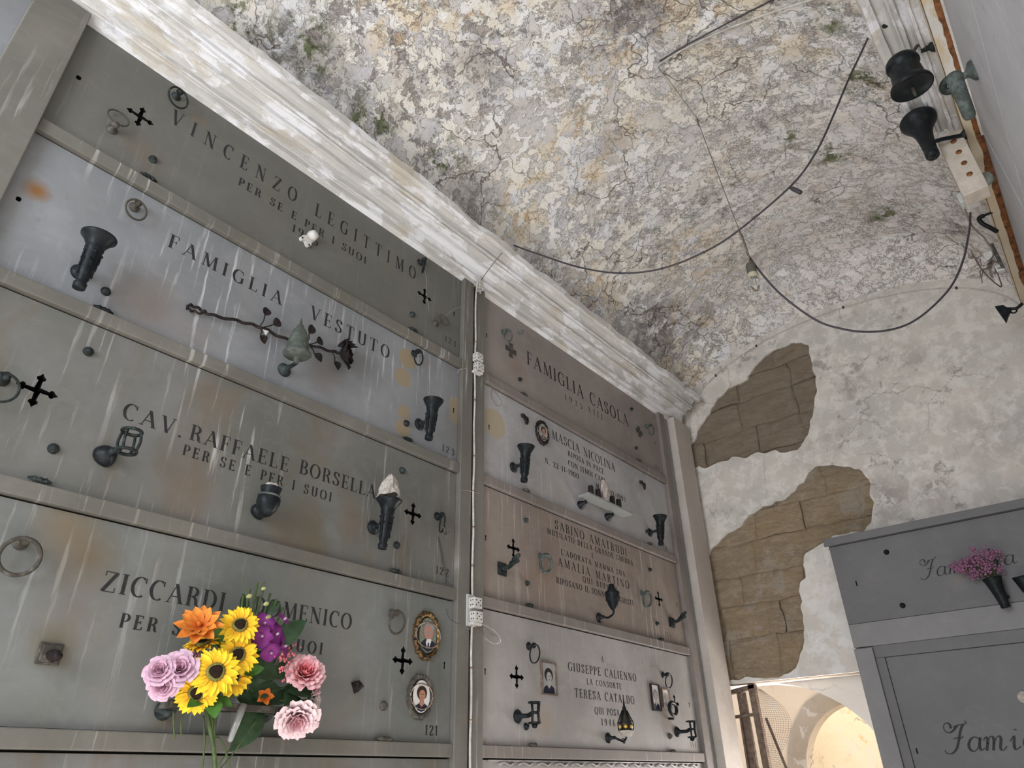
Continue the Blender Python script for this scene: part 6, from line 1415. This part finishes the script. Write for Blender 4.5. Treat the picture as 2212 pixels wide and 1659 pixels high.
# vase with dried flowers
o = root_at('flower_vase', 'dark tapering bronze vase holding dried mauve flowers', 'flower vase', (1.955, 5.15, 2.50))
MB().tube([(0.02, 0, .02), (0.0, -.05, .02)], .012, 8).build('arm', 'bronze', o)
MB().lathe([(.024, -.055), (.027, -.05), (.026, -.03), (.034, .04), (.046, .10), (.052, .115), (.054, .122), (.046, .122), (.03, .10)], (-.005, -.085, .0), (-.10, -.10, 1), 22).build('body', 'bronze', o)
o2 = root_at('dried_flowers', 'bunch of dried mauve statice in the dark vase', 'dried flowers', (1.945, 5.06, 2.62)); rnd = random.Random(21); m = MB(); st = MB()
for q in range(34):
    a = rnd.uniform(-1, 1); b = rnd.uniform(0, 1); tip = Vector((a * .125 * (.4 + b) - .035, rnd.uniform(-.07, .03), .05 + b * .135 - .05 * abs(a)))
    st.tube([(0, 0, -.03), tuple(tip * .5 + Vector((0, 0, .01))), tuple(tip)], .0013, 4)
    for _ in range(20):
        d = Vector((rnd.gauss(0, .013), rnd.gauss(0, .011), rnd.gauss(0, .013))); m.ball(tip + d, rnd.uniform(.004, .008), 0, 5, 4)
st.build('stems', 'stem', o2); m.build('blossoms', 'dried', o2)
o = root_at('side_vase', 'dark round-mouthed holder at the photo edge beside the dried flowers', 'lamp holder', (2.10, 5.15, 2.56))
MB().lathe([(.022, -.06), (.035, -.03), (.045, .02), (.052, .05), (.046, .052), (.02, .03)], (-.01, -.07, .0), (-.1, -.2, 1), 20).build('bowl', 'bronze', o); MB().tube([(0, 0, -.02), (0, -.06, -.02)], .012, 8).build('arm', 'bronze', o)
tag(MB().box((1.0, 5.132, 3.004), (1.045, 5.16, 3.013)).build('marble_chip', 'p_white', bevel=.002), 'white chip of marble under the end of the block cap', 'marble chip')

# ------------------------------------------------------------------ wooden gate and net in the opening
o = root_at('wooden_gate', 'weathered wooden gate frame leaning in the doorway', 'gate', (.1, 5.47, 0)); off = Vector((.1, 5.47, 0))
def beam(name, a, b, w1, w2, mat='wood'):
    a = Vector(a) - off; b = Vector(b) - off; d = (b - a).normalized(); s_ = d.cross(Vector((0, 1, 0))).normalized()
    return MB().obox((a + b) / 2, (s_, Vector((0, 1, 0)), d), (w1 / 2, w2 / 2, (b - a).length / 2)).build(name, mat, o, bevel=.003)
beam('post', (.170, 5.47, 2.215), (.205, 5.47, .02), .050, .05)
beam('top_rail', (-.05, 5.47, 2.165), (.200, 5.47, 2.200), .030, .05)
beam('board', (.075, 5.475, 2.165), (.095, 5.475, .02), .070, .02)
beam('cross_bar', (-.02, 5.46, 2.00), (.165, 5.46, 2.01), .022, .03)
beam('slat', (.05, 5.45, 2.0), (.02, 5.45, .02), .016, .02); beam('slat', (.11, 5.45, 2.0), (.085, 5.45, .02), .016, .02)
nt = MB()
def netf(s, t):
    z_ = 2.19 - .62 * t; w_ = .05 + .16 * math.sin(PI * min(1, t * 1.5)) * (1 - .3 * t) + .10 * t
    return (.195 + w_ * s, 5.44 - .05 * math.sin(PI * s) * math.sin(PI * t), z_ - .02 * s)
nt.grid(netf, 15, 44)
n_o = nt.build('garden_net', 'net', recalc=False); wm = n_o.modifiers.new('wire', 'WIREFRAME'); wm.thickness = .0022; wm.use_even_offset = False
tag(n_o, 'brown netting bulging off the top of the wooden gate', 'netting')
tag(MB().tube([(.245, 5.44, 1.98), (.335, 5.44, 1.62), (.42, 5.44, 1.2)], .010, 8).build('wooden_stick', 'wood'), 'thin dark stick leaning under the netting in the doorway', 'stick')
